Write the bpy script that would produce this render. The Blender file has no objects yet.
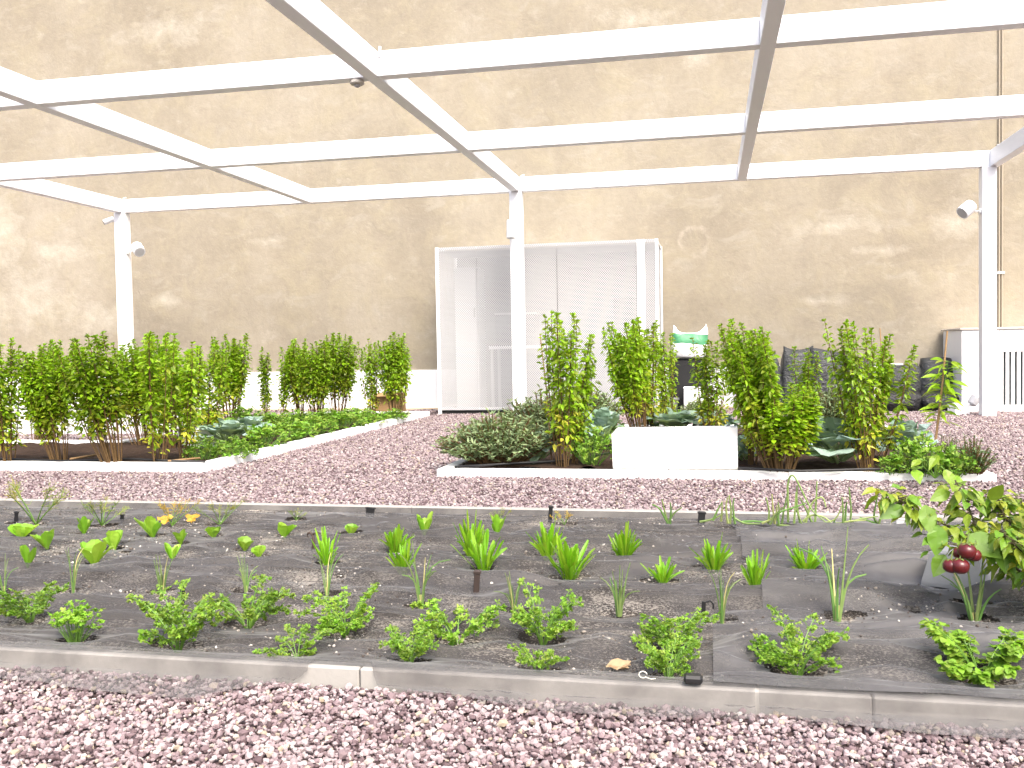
import bpy, math, random
import numpy as np
from mathutils import Vector, Matrix

# ------------------------------------------------------------------ camera, world, sun, exposure
SC = bpy.context.scene
COL = SC.collection
CAM_H, F_PX, YAW, PITCH, ROLL = 0.85, 939.2, 0.2082, -0.0366, 0.018


def cam_matrix():
    cy, sy = math.cos(YAW), math.sin(YAW)
    cp, sp = math.cos(PITCH), math.sin(PITCH)
    cr, sr = math.cos(ROLL), math.sin(ROLL)
    rz = Matrix(((cy, -sy, 0), (sy, cy, 0), (0, 0, 1)))
    rx = Matrix(((1, 0, 0), (0, cp, -sp), (0, sp, cp)))
    ry = Matrix(((cr, 0, sr), (0, 1, 0), (-sr, 0, cr)))
    return rz @ rx @ ry


CM = cam_matrix()
cam_data = bpy.data.cameras.new('camera')
cam = bpy.data.objects.new('camera', cam_data)
COL.objects.link(cam)
right, fwd, up = CM.col[0], CM.col[1], CM.col[2]
m = Matrix.Identity(4)
for i in range(3):
    m[i][0], m[i][1], m[i][2] = right[i], up[i], -fwd[i]
m[2][3] = CAM_H
cam.matrix_world = m
cam_data.sensor_width = 36.0
cam_data.lens = F_PX / 1024 * 36.0
cam_data.clip_start = 0.05
cam_data.clip_end = 500
SC.camera = cam

SUN_DIR = Vector((0.30, -0.55, 0.80)).normalized()      # towards the sun
world = bpy.data.worlds.new('World')
SC.world = world
world.use_nodes = True
wn = world.node_tree.nodes
sky = wn.new('ShaderNodeTexSky')
sky.sky_type = 'NISHITA'
sky.sun_disc = False
sky.sun_elevation = math.asin(SUN_DIR.z)
sky.sun_rotation = math.atan2(SUN_DIR.x, SUN_DIR.y)
sky.air_density = 1.0
sky.dust_density = 6.0
sky.ozone_density = 1.0
world.node_tree.links.new(sky.outputs[0], wn['Background'].inputs[0])
wn['Background'].inputs[1].default_value = 0.12

sun_data = bpy.data.lights.new('sun', 'SUN')
sun_data.energy = 1.5
sun_data.angle = math.radians(34)
sun_data.color = (1.0, 0.95, 0.88)
sun = bpy.data.objects.new('sun', sun_data)
COL.objects.link(sun)
sun.rotation_euler = SUN_DIR.to_track_quat('Z', 'Y').to_euler()
sun.location = (-4, -4, 12)

SC.view_settings.view_transform = 'Standard'
SC.view_settings.look = 'None'
SC.view_settings.gamma = 1.0
SC.view_settings.use_curve_mapping = False
SC.view_settings.exposure = 1.85

RNG = random.Random(7)
NP = np.random.default_rng(11)


# ------------------------------------------------------------------ helpers
def at(px, py, z=0.0):
    """point of the horizontal plane at height z behind a pixel of the survey photograph"""
    r = CM @ Vector(((px - 512) / F_PX, 1.0, (384 - py) / F_PX))
    t = (z - CAM_H) / r.z
    return Vector((r.x * t, r.y * t, z))


def at_y(px, py, y):
    r = CM @ Vector(((px - 512) / F_PX, 1.0, (384 - py) / F_PX))
    t = y / r.y
    return Vector((r.x * t, y, CAM_H + r.z * t))


def mpp(p):
    """metres per pixel at point p"""
    return (Vector(p) - Vector((0, 0, CAM_H))).dot(fwd) / F_PX


class MB:
    """collects geometry for one mesh"""

    def __init__(self):
        self.v, self.f, self.a = [], [], []

    def add(self, vs, fs, age=0.0):
        o = len(self.v)
        self.v += [tuple(p) for p in vs]
        self.f += [tuple(i + o for i in q) for q in fs]
        self.a += [age] * len(vs)

    def box(self, lo, hi, bev=0.0):
        x0, y0, z0 = lo
        x1, y1, z1 = hi
        b = bev
        if b <= 0:
            vs = [(x0, y0, z0), (x1, y0, z0), (x1, y1, z0), (x0, y1, z0),
                  (x0, y0, z1), (x1, y0, z1), (x1, y1, z1), (x0, y1, z1)]
            fs = [(3, 2, 1, 0), (4, 5, 6, 7), (0, 1, 5, 4), (1, 2, 6, 5), (2, 3, 7, 6), (3, 0, 4, 7)]
            self.add(vs, fs)
            return
        vs, fs, idx = [], [], {}
        for sx in (0, 1):
            for sy in (0, 1):
                for sz in (0, 1):
                    for ax in range(3):
                        p = [(x0, x1)[sx], (y0, y1)[sy], (z0, z1)[sz]]
                        ins = [(b, -b)[sx], (b, -b)[sy], (b, -b)[sz]]
                        for k in range(3):
                            if k != ax:
                                p[k] += ins[k]
                        idx[(sx, sy, sz, ax)] = len(vs)
                        vs.append(p)
        for s in (0, 1):
            q = [idx[(s, a, c, 0)] for a, c in ((0, 0), (1, 0), (1, 1), (0, 1))]
            fs.append(q if s else q[::-1])
            q = [idx[(a, s, c, 1)] for a, c in ((0, 0), (1, 0), (1, 1), (0, 1))]
            fs.append(q[::-1] if s else q)
            q = [idx[(a, c, s, 2)] for a, c in ((0, 0), (1, 0), (1, 1), (0, 1))]
            fs.append(q if s else q[::-1])
        for s in (0, 1):
            for t in (0, 1):
                fs.append([idx[(0, s, t, 1)], idx[(1, s, t, 1)], idx[(1, s, t, 2)], idx[(0, s, t, 2)]])
                fs.append([idx[(s, 0, t, 0)], idx[(s, 1, t, 0)], idx[(s, 1, t, 2)], idx[(s, 0, t, 2)]])
                fs.append([idx[(s, t, 0, 0)], idx[(s, t, 1, 0)], idx[(s, t, 1, 1)], idx[(s, t, 0, 1)]])
        for sx in (0, 1):
            for sy in (0, 1):
                for sz in (0, 1):
                    fs.append([idx[(sx, sy, sz, k)] for k in range(3)])
        self.add(vs, fs)

    def tube(self, pts, r0, r1=None, sides=5, age=0.0, cap=True):
        r1 = r0 if r1 is None else r1
        pts = [Vector(p) for p in pts]
        n = len(pts)
        vs, fs = [], []
        ref = Vector((0.31, 0.17, 0.93))
        for i, p in enumerate(pts):
            d = (pts[min(i + 1, n - 1)] - pts[max(i - 1, 0)])
            d = d.normalized() if d.length > 1e-9 else Vector((0, 0, 1))
            if abs(d.dot(ref)) > 0.97:
                ref = Vector((0.9, -0.3, 0.2))
            a = d.cross(ref).normalized()
            b = d.cross(a)
            r = r0 + (r1 - r0) * i / max(1, n - 1)
            for k in range(sides):
                t = 2 * math.pi * k / sides
                vs.append(p + a * (r * math.cos(t)) + b * (r * math.sin(t)))
        for i in range(n - 1):
            for k in range(sides):
                k2 = (k + 1) % sides
                fs.append((i * sides + k, i * sides + k2, (i + 1) * sides + k2, (i + 1) * sides + k))
        if cap:
            fs.append(tuple(range(sides))[::-1])
            fs.append(tuple((n - 1) * sides + k for k in range(sides)))
        self.add(vs, fs, age)

    def lathe(self, c, prof, axis=(0, 0, 1), sides=20):
        ax = Vector(axis).normalized()
        ref = Vector((1, 0, 0)) if abs(ax.x) < 0.9 else Vector((0, 1, 0))
        a = ax.cross(ref).normalized()
        b = ax.cross(a)
        c = Vector(c)
        vs, fs = [], []
        for h, r in prof:
            for k in range(sides):
                t = 2 * math.pi * k / sides
                vs.append(c + ax * h + a * (r * math.cos(t)) + b * (r * math.sin(t)))
        n = len(prof)
        for i in range(n - 1):
            for k in range(sides):
                k2 = (k + 1) % sides
                fs.append((i * sides + k, i * sides + k2, (i + 1) * sides + k2, (i + 1) * sides + k))
        fs.append(tuple(range(sides))[::-1])
        fs.append(tuple((n - 1) * sides + k for k in range(sides)))
        self.add(vs, fs)

    def leaf(self, base, d, n, L, W, age=0.0, prof=(0.08, 0.85, 1.0, 0.62, 0.03), fold=0.25, droop=0.25, wave=0.0):
        base, d, n = Vector(base), Vector(d).normalized(), Vector(n)
        s = d.cross(n)
        if s.length < 1e-4:
            s = d.cross(Vector((1, 0.2, 0)))
        s.normalize()
        n = s.cross(d).normalized()
        vs, fs = [], []
        k = len(prof)
        for i, w in enumerate(prof):
            t = i / (k - 1)
            c = base + d * (L * t * (1 - 0.25 * abs(droop) * t)) + Vector((0, 0, -1)) * (droop * L * t * t)
            hw = W * 0.5 * w
            e1 = n * (fold * hw + wave * RNG.uniform(-1, 1) * hw)
            e2 = n * (fold * hw + wave * RNG.uniform(-1, 1) * hw)
            vs += [c - s * hw + e1, c, c + s * hw + e2]
        for i in range(k - 1):
            o = 3 * i
            fs += [(o, o + 1, o + 4, o + 3), (o + 1, o + 2, o + 5, o + 4)]
        self.add(vs, fs, age)

    def lobed(self, c, d, n, R, age=0.0, lobes=3):
        """a lobed herb leaflet, fan of triangles round its stalk end"""
        c, d, n = Vector(c), Vector(d).normalized(), Vector(n)
        s = d.cross(n)
        if s.length < 1e-4:
            s = d.cross(Vector((0.2, 1, 0)))
        s.normalize()
        n = s.cross(d).normalized()
        m_ = lobes * 4
        vs = [c]
        for i in range(m_ + 1):
            t = -2.0 + 4.0 * i / m_
            ph = i % 4
            r = R * (0.55, 0.88, 1.0, 0.86)[ph] * (0.72 + 0.28 * math.cos(t * 0.8)) * RNG.uniform(0.88, 1.1)
            p = c + d * (r * math.cos(t)) + s * (r * math.sin(t) * 0.9)
            p += n * (RNG.uniform(-0.14, 0.14) * R - 0.12 * r * abs(math.sin(t)))
            vs.append(p)
        fs = [(0, i, i + 1) for i in range(1, m_ + 1)]
        self.add(vs, fs, age)

    def mesh(self, name, mat, smooth=False):
        me = bpy.data.meshes.new(name)
        me.from_pydata(self.v, [], self.f)
        at_ = me.attributes.new('age', 'FLOAT', 'POINT')
        at_.data.foreach_set('value', np.array(self.a, dtype=np.float32))
        me.materials.append(mat)
        if smooth:
            me.polygons.foreach_set('use_smooth', [True] * len(me.polygons))
        me.update()
        return me

    def build(self, name, mat, parent=None, smooth=False, loc=None):
        return link(name, self.mesh(name, mat, smooth), parent, loc)


def link(name, data, parent=None, loc=None):
    o = bpy.data.objects.new(name, data)
    COL.objects.link(o)
    if parent is not None:
        o.parent = parent
    if loc is not None:
        o.location = loc
    return o


def tag(o, label=None, cat=None, group=None, kind=None):
    if label:
        o['label'] = label
    if cat:
        o['category'] = cat
    if group:
        o['group'] = group
    if kind:
        o['kind'] = kind
    return o


def empty(name, loc=(0, 0, 0), rz=0.0):
    o = link(name, None)
    o.location = loc
    o.rotation_euler = (0, 0, rz)
    o.empty_display_size = 0.1
    return o


# ------------------------------------------------------------------ node helpers
class NT:
    def __init__(self, name):
        self.mat = bpy.data.materials.new(name)
        self.mat.use_nodes = True
        self.t = self.mat.node_tree
        self.p = self.t.nodes['Principled BSDF']
        self.out = self.t.nodes['Material Output']

    def n(self, kind, **kw):
        nd = self.t.nodes.new('ShaderNode' + kind)
        for k, v in kw.items():
            setattr(nd, k, v)
        return nd

    def l(self, a, b):
        self.t.links.new(a, b)

    def val(self, sock, x):
        if hasattr(x, 'is_output'):
            self.l(x, sock)
        else:
            sock.default_value = x

    def math(self, op, a, b=0.0, clamp=False):
        nd = self.n('Math', operation=op, use_clamp=clamp)
        self.val(nd.inputs[0], a)
        self.val(nd.inputs[1], b)
        return nd.outputs[0]

    def mix(self, fac, a, b, blend='MIX'):
        nd = self.n('Mix', data_type='RGBA', blend_type=blend)
        self.val(nd.inputs[0], fac)
        for s, x in ((nd.inputs[6], a), (nd.inputs[7], b)):
            if hasattr(x, 'is_output'):
                self.l(x, s)
            else:
                s.default_value = (*x[:3], 1)
        return nd.outputs[2]

    def coord(self, which='Object'):
        return self.n('TexCoord').outputs[which]

    def noise(self, vec, scale, detail=4, rough=0.55, dist=0.0):
        nd = self.n('TexNoise')
        nd.inputs['Scale'].default_value = scale
        nd.inputs['Detail'].default_value = detail
        nd.inputs['Roughness'].default_value = rough
        nd.inputs['Distortion'].default_value = dist
        self.l(vec, nd.inputs['Vector'])
        return nd.outputs[0]

    def mapping(self, vec, scale=(1, 1, 1), loc=(0, 0, 0)):
        nd = self.n('Mapping')
        nd.inputs['Scale'].default_value = scale
        nd.inputs['Location'].default_value = loc
        self.l(vec, nd.inputs['Vector'])
        return nd.outputs[0]

    def ramp(self, fac, stops, interp='LINEAR'):
        nd = self.n('ValToRGB')
        cr = nd.color_ramp
        cr.interpolation = interp
        while len(cr.elements) < len(stops):
            cr.elements.new(0.5)
        for e, (p, c) in zip(cr.elements, stops):
            e.position = p
            e.color = (*c, 1) if len(c) == 3 else c
        self.l(fac, nd.inputs[0])
        return nd.outputs[0]

    def rng(self, v, a, b, c=0.0, d=1.0):
        nd = self.n('MapRange')
        self.l(v, nd.inputs[0])
        for i, x in enumerate((a, b, c, d)):
            nd.inputs[i + 1].default_value = x
        return nd.outputs[0]

    def bump(self, h, strength, dist):
        nd = self.n('Bump')
        nd.inputs['Strength'].default_value = strength
        nd.inputs['Distance'].default_value = dist
        self.l(h, nd.inputs['Height'])
        self.l(nd.outputs[0], self.p.inputs['Normal'])

    def base(self, c):
        self.val(self.p.inputs['Base Color'], c if hasattr(c, 'is_output') else (*c, 1))

    def set(self, rough=0.6, spec=0.5, metal=0.0):
        self.p.inputs['Roughness'].default_value = rough
        self.p.inputs['Specular IOR Level'].default_value = spec
        self.p.inputs['Metallic'].default_value = metal
        return self.mat


def plain(name, c, rough=0.5, spec=0.5, var=0.08, scale=6.0, bump=0.0, metal=0.0):
    t = NT(name)
    n = t.noise(t.coord(), scale, 5)
    t.base(t.mix(n, [x * (1 - var) for x in c], [min(1, x * (1 + var)) for x in c]))
    if bump:
        t.bump(t.noise(t.coord(), scale * 12, 4), bump, 0.002)
    return t.set(rough, spec, metal)


def leaf_mat(name, young, old, alt, rough=0.45, spec=0.4, trans=0.3, backs=None):
    """foliage: colour varies leaf by leaf (islands) and with the leaf's age"""
    t = NT(name)
    isl = t.n('NewGeometry').outputs['Random Per Island']
    age = t.n('Attribute', attribute_name='age').outputs['Fac']
    oi = t.n('ObjectInfo').outputs['Random']
    green = t.mix(isl, young, alt)
    a = t.math('ADD', age, t.math('MULTIPLY', t.math('SUBTRACT', isl, 0.5), 0.35), True)
    col = t.mix(a, green, old)
    nz = t.noise(t.coord(), 40, 2)
    col = t.mix(0.55, col, t.mix(nz, (0.55, 0.55, 0.55), (1.35, 1.35, 1.35)), 'MULTIPLY')
    hs = t.n('HueSaturation')
    t.l(t.rng(oi, 0, 1, 0.8, 1.2), hs.inputs['Value'])
    t.l(col, hs.inputs['Color'])
    col = hs.outputs[0]
    t.base(col)
    t.set(rough, spec)
    tr = t.n('BsdfTranslucent')
    tc = t.mix(1.0, col, (1.5, 1.45, 0.7), 'MULTIPLY')
    t.l(tc, tr.inputs[0])
    ms = t.n('MixShader')
    ms.inputs[0].default_value = trans
    t.l(t.p.outputs[0], ms.inputs[1])
    t.l(tr.outputs[0], ms.inputs[2])
    t.l(ms.outputs[0], t.out.inputs[0])
    return t.mat


# ------------------------------------------------------------------ materials
M = {}
M['white'] = plain('white_paint', (0.80, 0.81, 0.83), 0.45, 0.4, 0.03, 3)
M['white_metal'] = plain('white_metal', (0.78, 0.79, 0.80), 0.4, 0.4, 0.03, 3)
M['grey_metal'] = plain('grey_metal', (0.45, 0.46, 0.46), 0.5, 0.4, 0.06, 5)
M['dark_lens'] = plain('dark_lens', (0.06, 0.06, 0.065), 0.2, 0.5)
M['black'] = plain('black_plastic', (0.012, 0.012, 0.013), 0.45, 0.4)
M['soil_tan'] = plain('dry_wood', (0.16, 0.10, 0.06), 0.8, 0.2, 0.3, 40, 0.3)
M['stem_brown'] = plain('brown_stem', (0.115, 0.07, 0.03), 0.7, 0.2, 0.4, 30)
M['stem_green'] = plain('green_stem', (0.10, 0.20, 0.03), 0.5, 0.3, 0.3, 30)
M['cane'] = plain('bamboo_cane', (0.30, 0.19, 0.09), 0.6, 0.3, 0.3, 30)
M['concrete'] = plain('grey_concrete', (0.22, 0.225, 0.235), 0.85, 0.2, 0.15, 20, 0.4)
M['bag'] = None

M['basil'] = leaf_mat('shrub_leaf', (0.29, 0.51, 0.015), (0.60, 0.55, 0.07), (0.045, 0.13, 0.006), 0.4, 0.4, 0.42)
M['parsley'] = leaf_mat('parsley_leaf', (0.20, 0.40, 0.03), (0.50, 0.55, 0.10), (0.04, 0.13, 0.012), 0.45, 0.4, 0.35)
M['lettuce'] = leaf_mat('lettuce_leaf', (0.20, 0.42, 0.03), (0.55, 0.58, 0.10), (0.12, 0.30, 0.02), 0.4, 0.4, 0.35)
M['chicory'] = leaf_mat('strap_leaf', (0.18, 0.42, 0.012), (0.46, 0.55, 0.05), (0.07, 0.21, 0.008), 0.4, 0.4, 0.3)
M['onion'] = leaf_mat('onion_leaf', (0.13, 0.27, 0.06), (0.62, 0.56, 0.25), (0.07, 0.17, 0.04), 0.4, 0.4, 0.2)
M['fennel'] = leaf_mat('feather_leaf', (0.20, 0.30, 0.07), (0.62, 0.42, 0.04), (0.12, 0.21, 0.05), 0.5, 0.3, 0.3)
M['cabbage'] = leaf_mat('cabbage_leaf', (0.33, 0.44, 0.42), (0.32, 0.44, 0.18), (0.10, 0.19, 0.15), 0.45, 0.35, 0.15)
M['sage'] = leaf_mat('grey_herb_leaf', (0.24, 0.33, 0.17), (0.36, 0.42, 0.2), (0.09, 0.15, 0.07), 0.6, 0.25, 0.2)
M['herb'] = leaf_mat('low_herb_leaf', (0.17, 0.36, 0.03), (0.45, 0.5, 0.08), (0.05, 0.15, 0.015), 0.45, 0.35, 0.25)
M['rosemary'] = leaf_mat('needle_leaf', (0.06, 0.14, 0.04), (0.2, 0.25, 0.1), (0.03, 0.08, 0.03), 0.5, 0.3, 0.15)
M['bush'] = leaf_mat('fruit_bush_leaf', (0.17, 0.34, 0.025), (0.46, 0.46, 0.05), (0.05, 0.15, 0.012), 0.42, 0.4, 0.35)
M['dead'] = leaf_mat('dead_leaf', (0.34, 0.24, 0.14), (0.42, 0.31, 0.19), (0.2, 0.13, 0.07), 0.7, 0.2, 0.2)
M['cardboard'] = plain('brown_cardboard', (0.30, 0.19, 0.09), 0.8, 0.2, 0.12, 10)


def mat_wall():
    t = NT('old_render')
    co = t.coord()
    big = t.noise(co, 0.55, 6, 0.6)
    med = t.noise(co, 2.1, 6, 0.65, 0.6)
    fine = t.noise(co, 14, 5, 0.6)
    streak = t.noise(t.mapping(co, (2.2, 1, 0.25)), 1.2, 5, 0.6)
    c = t.ramp(big, [(0.32, (0.218, 0.190, 0.146)), (0.5, (0.262, 0.232, 0.180)), (0.68, (0.305, 0.274, 0.220))])
    c = t.mix(t.math('MULTIPLY', t.rng(med, 0.47, 0.68), 0.65, True), c, (0.295, 0.262, 0.188))
    smear = t.noise(t.mapping(co, (1.0, 1, 1.7), (7, 0, 2)), 2.6, 7, 0.68, 0.8)
    c = t.mix(t.math('MULTIPLY', t.rng(smear, 0.53, 0.66), 0.45, True), c, (0.32, 0.295, 0.248))
    c = t.mix(t.math('MULTIPLY', t.rng(smear, 0.45, 0.33), 0.4, True), c, (0.222, 0.190, 0.150))
    scuff = t.noise(t.mapping(co, (1.0, 1, 1.4), (1, 0, 9)), 7.5, 5, 0.7)
    c = t.mix(t.math('MULTIPLY', t.rng(scuff, 0.62, 0.7), 0.4, True), c, (0.36, 0.335, 0.28))
    c = t.mix(t.math('MULTIPLY', t.rng(streak, 0.5, 0.75), 0.38, True), c, (0.226, 0.201, 0.162))
    # grey weathered bands
    weath = t.noise(t.mapping(co, (0.5, 1, 1.1), (3, 0, 5)), 1.6, 7, 0.7)
    c = t.mix(t.math('MULTIPLY', t.rng(weath, 0.52, 0.7), 0.35, True), c, (0.222, 0.197, 0.162))
    # peeled patches of paler plaster, each where the wall has one
    sep = t.n('SeparateXYZ')
    t.l(co, sep.inputs[0])
    edge = t.noise(co, 3.2, 6, 0.65)
    mask = None
    for (px, py, rx, rz) in [(0, 235, 0.34, 0.62), (28, 300, 0.55, 0.42), (60, 250, 0.5, 0.12), (95, 318, 0.5, 0.22), (165, 300, 0.22, 0.09), (80, 165, 0.6, 0.1),
                             (835, 225, 0.5, 0.1), (955, 222, 0.24, 0.2), (820, 300, 0.3, 0.06), (700, 55, 0.2, 0.15),
                             (170, 30, 0.5, 0.2), (880, 250, 0.3, 0.06),
                             (640, 20, 0.4, 0.12), (270, 240, 0.2, 0.05)]:
        p = at_y(px, py, 13.0)
        dx = t.math('DIVIDE', t.math('SUBTRACT', sep.outputs[0], p.x), rx)
        dz = t.math('DIVIDE', t.math('SUBTRACT', sep.outputs[2], p.z), rz)
        r = t.math('SQRT', t.math('ADD', t.math('MULTIPLY', dx, dx), t.math('MULTIPLY', dz, dz)))
        v = t.math('SUBTRACT', 1.0, r)
        mask = v if mask is None else t.math('MAXIMUM', mask, v)
    mask = t.math('MAXIMUM', mask, -0.8)
    sm = t.math('ADD', mask, t.math('MULTIPLY', t.math('SUBTRACT', edge, 0.5), 4.6))
    pm = t.rng(sm, -0.5, 1.4)
    c = t.mix(t.math('MULTIPLY', pm, 0.55, True), c, (0.43, 0.405, 0.345))
    # ring shaped scar
    p = at_y(694, 241, 13.0)
    dx = t.math('SUBTRACT', sep.outputs[0], p.x)
    dz = t.math('SUBTRACT', sep.outputs[2], p.z)
    r = t.math('SQRT', t.math('ADD', t.math('MULTIPLY', dx, dx), t.math('MULTIPLY', dz, dz)))
    r = t.math('ADD', r, t.math('MULTIPLY', t.math('SUBTRACT', med, 0.5), 0.25))
    ring = t.math('SUBTRACT', 1.0, t.math('MULTIPLY', t.math('ABSOLUTE', t.math('SUBTRACT', r, 0.19)), 22.0), True)
    c = t.mix(t.math('MULTIPLY', t.math('MULTIPLY', ring, t.rng(edge, 0.4, 0.6)), 0.6), c, (0.38, 0.34, 0.28))
    c = t.mix(0.5, c, t.mix(fine, (0.7, 0.7, 0.7), (1.3, 1.3, 1.3)), 'MULTIPLY')
    spots = t.noise(co, 9, 2, 0.5)
    c = t.mix(t.math('MULTIPLY', t.rng(spots, 0.72, 0.78), 0.35, True), c, (0.21, 0.17, 0.125))
    t.base(c)
    t.bump(t.math('ADD', t.math('ADD', t.math('MULTIPLY', med, 0.7), t.math('MULTIPLY', pm, -0.4)), t.math('MULTIPLY', t.noise(co, 30, 5, 0.7), 0.25)), 0.5, 0.03)
    return t.set(0.9, 0.15)


def mat_stones(name, stops):
    t = NT(name)
    isl = t.n('NewGeometry').outputs['Random Per Island']
    c = t.ramp(isl, stops)
    n = t.noise(t.coord(), 130, 3, 0.6)
    c = t.mix(0.6, c, t.mix(n, (0.55, 0.55, 0.55), (1.4, 1.4, 1.4)), 'MULTIPLY')
    t.base(c)
    return t.set(0.85, 0.2)


PINK = [(0.0, (0.07, 0.047, 0.05)), (0.14, (0.145, 0.103, 0.11)), (0.4, (0.232, 0.178, 0.187)), (0.7, (0.29, 0.237, 0.243)),
        (0.88, (0.36, 0.315, 0.315)), (0.95, (0.28, 0.23, 0.17)), (1.0, (0.50, 0.47, 0.45))]
M['stones'] = mat_stones('pink_gravel', PINK)


def mat_ground():
    t = NT('gravel_ground')
    co = t.coord()
    vo = t.n('TexVoronoi')
    vo.inputs['Scale'].default_value = 42
    t.l(co, vo.inputs['Vector'])
    sp = t.n('SeparateColor')
    t.l(vo.outputs['Color'], sp.inputs[0])
    c = t.ramp(sp.outputs[0], PINK)
    gap = t.rng(vo.outputs['Distance'], 0.35, 0.62)
    c = t.mix(gap, c, (0.06, 0.04, 0.04))
    t.base(c)
    t.bump(t.math('SUBTRACT', 1.0, vo.outputs['Distance']), 1.0, 0.012)
    return t.set(0.9, 0.2)


def mat_soil(name, base, dark, speck, amount):
    t = NT(name)
    co = t.coord()
    n1 = t.noise(co, 9, 6, 0.7)
    c = t.mix(n1, dark, base)
    patch = t.noise(co, 4.5, 4, 0.65)
    fine = t.noise(co, 170, 2, 0.5)
    mid = t.noise(co, 105, 2, 0.5)
    thr = t.math('ADD', t.math('MAXIMUM', fine, mid), t.math('MULTIPLY', t.math('SUBTRACT', patch, 0.5), 0.55))
    k = t.rng(thr, 0.825 - 0.45 * amount, 0.865 - 0.45 * amount)
    c = t.mix(k, c, t.mix(mid, [x * 0.6 for x in speck], speck))
    t.base(c)
    t.bump(t.noise(co, 60, 5, 0.7), 0.8, 0.02)
    return t.set(0.95, 0.15)


M['soil_net'] = mat_soil('pebbly_soil', (0.085, 0.072, 0.062), (0.03, 0.025, 0.021), (0.55, 0.50, 0.43), 0.52)
M['soil'] = mat_soil('bed_soil', (0.07, 0.045, 0.032), (0.02, 0.012, 0.009), (0.2, 0.16, 0.12), 0.05)


def mat_fabric(name, col, clear):
    t = NT(name)
    co = t.coord()
    n = t.noise(co, 7, 5, 0.6)
    weave = t.noise(t.mapping(co, (1, 0.35, 1)), 260, 2, 0.6)
    c = t.mix(n, [x * 0.8 for x in col], [x * 1.25 for x in col])
    c = t.mix(t.math('MULTIPLY', weave, 0.5), c, [x * 1.5 for x in col])
    dust = t.noise(co, 3.1, 6, 0.72)
    c = t.mix(t.math('MULTIPLY', t.rng(dust, 0.5, 0.75), 0.4, True), c, (0.12, 0.11, 0.10))
    t.base(c)
    t.set(0.55, 0.3)
    t.p.inputs['Sheen Weight'].default_value = 0.4
    t.p.inputs['Sheen Roughness'].default_value = 0.4
    t.bump(weave, 0.15, 0.002)
    tr = t.n('BsdfTransparent')
    ms = t.n('MixShader')
    cl = t.rng(t.noise(co, 2.3, 5, 0.65), 0.38, 0.62, clear - 0.27, clear + 0.27)
    t.l(cl, ms.inputs[0])
    t.l(t.p.outputs[0], ms.inputs[1])
    t.l(tr.outputs[0], ms.inputs[2])
    t.l(ms.outputs[0], t.out.inputs[0])
    return t.mat


M['fabric'] = mat_fabric('weed_net', (0.055, 0.0515, 0.05), 0.46)
M['fabric_b'] = mat_fabric('weed_net_overlap', (0.068, 0.066, 0.067), 0.34)
M['fabric_c'] = mat_fabric('weed_net_skirt', (0.085, 0.080, 0.078), 0.62)


def mat_perforated():
    t = NT('perforated_sheet')
    co = t.coord()
    P = 0.027

    def dots(off):
        mp = t.mapping(co, (1 / P, 0, 1 / (P * 1.15)), (off, 0, off))
        fr = t.n('VectorMath', operation='FRACTION')
        t.l(mp, fr.inputs[0])
        sb = t.n('VectorMath', operation='SUBTRACT')
        t.l(fr.outputs[0], sb.inputs[0])
        sb.inputs[1].default_value = (0.5, 0, 0.5)
        ln = t.n('VectorMath', operation='LENGTH')
        t.l(sb.outputs[0], ln.inputs[0])
        return ln.outputs['Value']

    d = t.math('MINIMUM', dots(0.0), dots(0.5))
    hole = t.math('LESS_THAN', d, 0.225)
    t.base((0.47, 0.475, 0.485))
    t.set(0.45, 0.4)
    tr = t.n('BsdfTransparent')
    ms = t.n('MixShader')
    t.l(hole, ms.inputs[0])
    t.l(t.p.outputs[0], ms.inputs[1])
    t.l(tr.outputs[0], ms.inputs[2])
    t.l(ms.outputs[0], t.out.inputs[0])
    return t.mat


M['perf'] = mat_perforated()


def mat_kerb(name, c):
    t = NT(name)
    co = t.coord()
    n = t.noise(co, 4, 6, 0.65)
    f = t.noise(co, 60, 4, 0.6)
    col = t.mix(t.math('MULTIPLY', t.rng(n, 0.5, 0.75), 0.35, True), c, [x * 0.72 for x in c])
    col = t.mix(0.3, col, t.mix(f, (0.75, 0.75, 0.75), (1.2, 1.2, 1.2)), 'MULTIPLY')
    t.base(col)
    t.bump(f, 0.3, 0.003)
    return t.set(0.8, 0.2)


M['kerb'] = mat_kerb('white_edging', (0.80, 0.80, 0.80))
M['kerb_grey'] = mat_kerb('dusty_edging', (0.30, 0.288, 0.27))


def mat_bag(name, c, rough=0.35):
    t = NT(name)
    co = t.coord()
    n = t.noise(co, 9, 4, 0.6, 1.5)
    t.base(t.mix(n, [x * 0.7 for x in c], [x * 1.3 for x in c]))
    t.bump(t.noise(t.mapping(co, (1, 1, 2.2)), 14, 4, 0.6, 1.0), 0.8, 0.03)
    return t.set(rough, 0.5)


M['bag'] = mat_bag('grey_black_plastic', (0.028, 0.031, 0.033), 0.38)
M['bag_black'] = mat_bag('black_plastic_sack', (0.012, 0.012, 0.014), 0.4)


def mat_sack():
    """white plastic sack with a printed green band"""
    t = NT('white_sack_print')
    co = t.coord()
    sep = t.n('SeparateXYZ')
    t.l(co, sep.inputs[0])
    wob = t.math('MULTIPLY', t.math('SUBTRACT', t.noise(co, 3, 2), 0.5), 0.12)
    z = t.math('ADD', sep.outputs[2], wob)
    band = t.math('MULTIPLY', t.math('GREATER_THAN', z, 0.17), t.math('LESS_THAN', z, 0.30))
    stripe = t.noise(t.mapping(co, (1, 1, 9)), 4, 2)
    g = t.mix(stripe, (0.03, 0.16, 0.07), (0.10, 0.34, 0.17))
    t.base(t.mix(band, (0.80, 0.81, 0.82), g))
    t.bump(t.noise(co, 10, 4, 0.6, 1.0), 0.6, 0.02)
    return t.set(0.4, 0.4)


M['sack'] = mat_sack()


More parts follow.
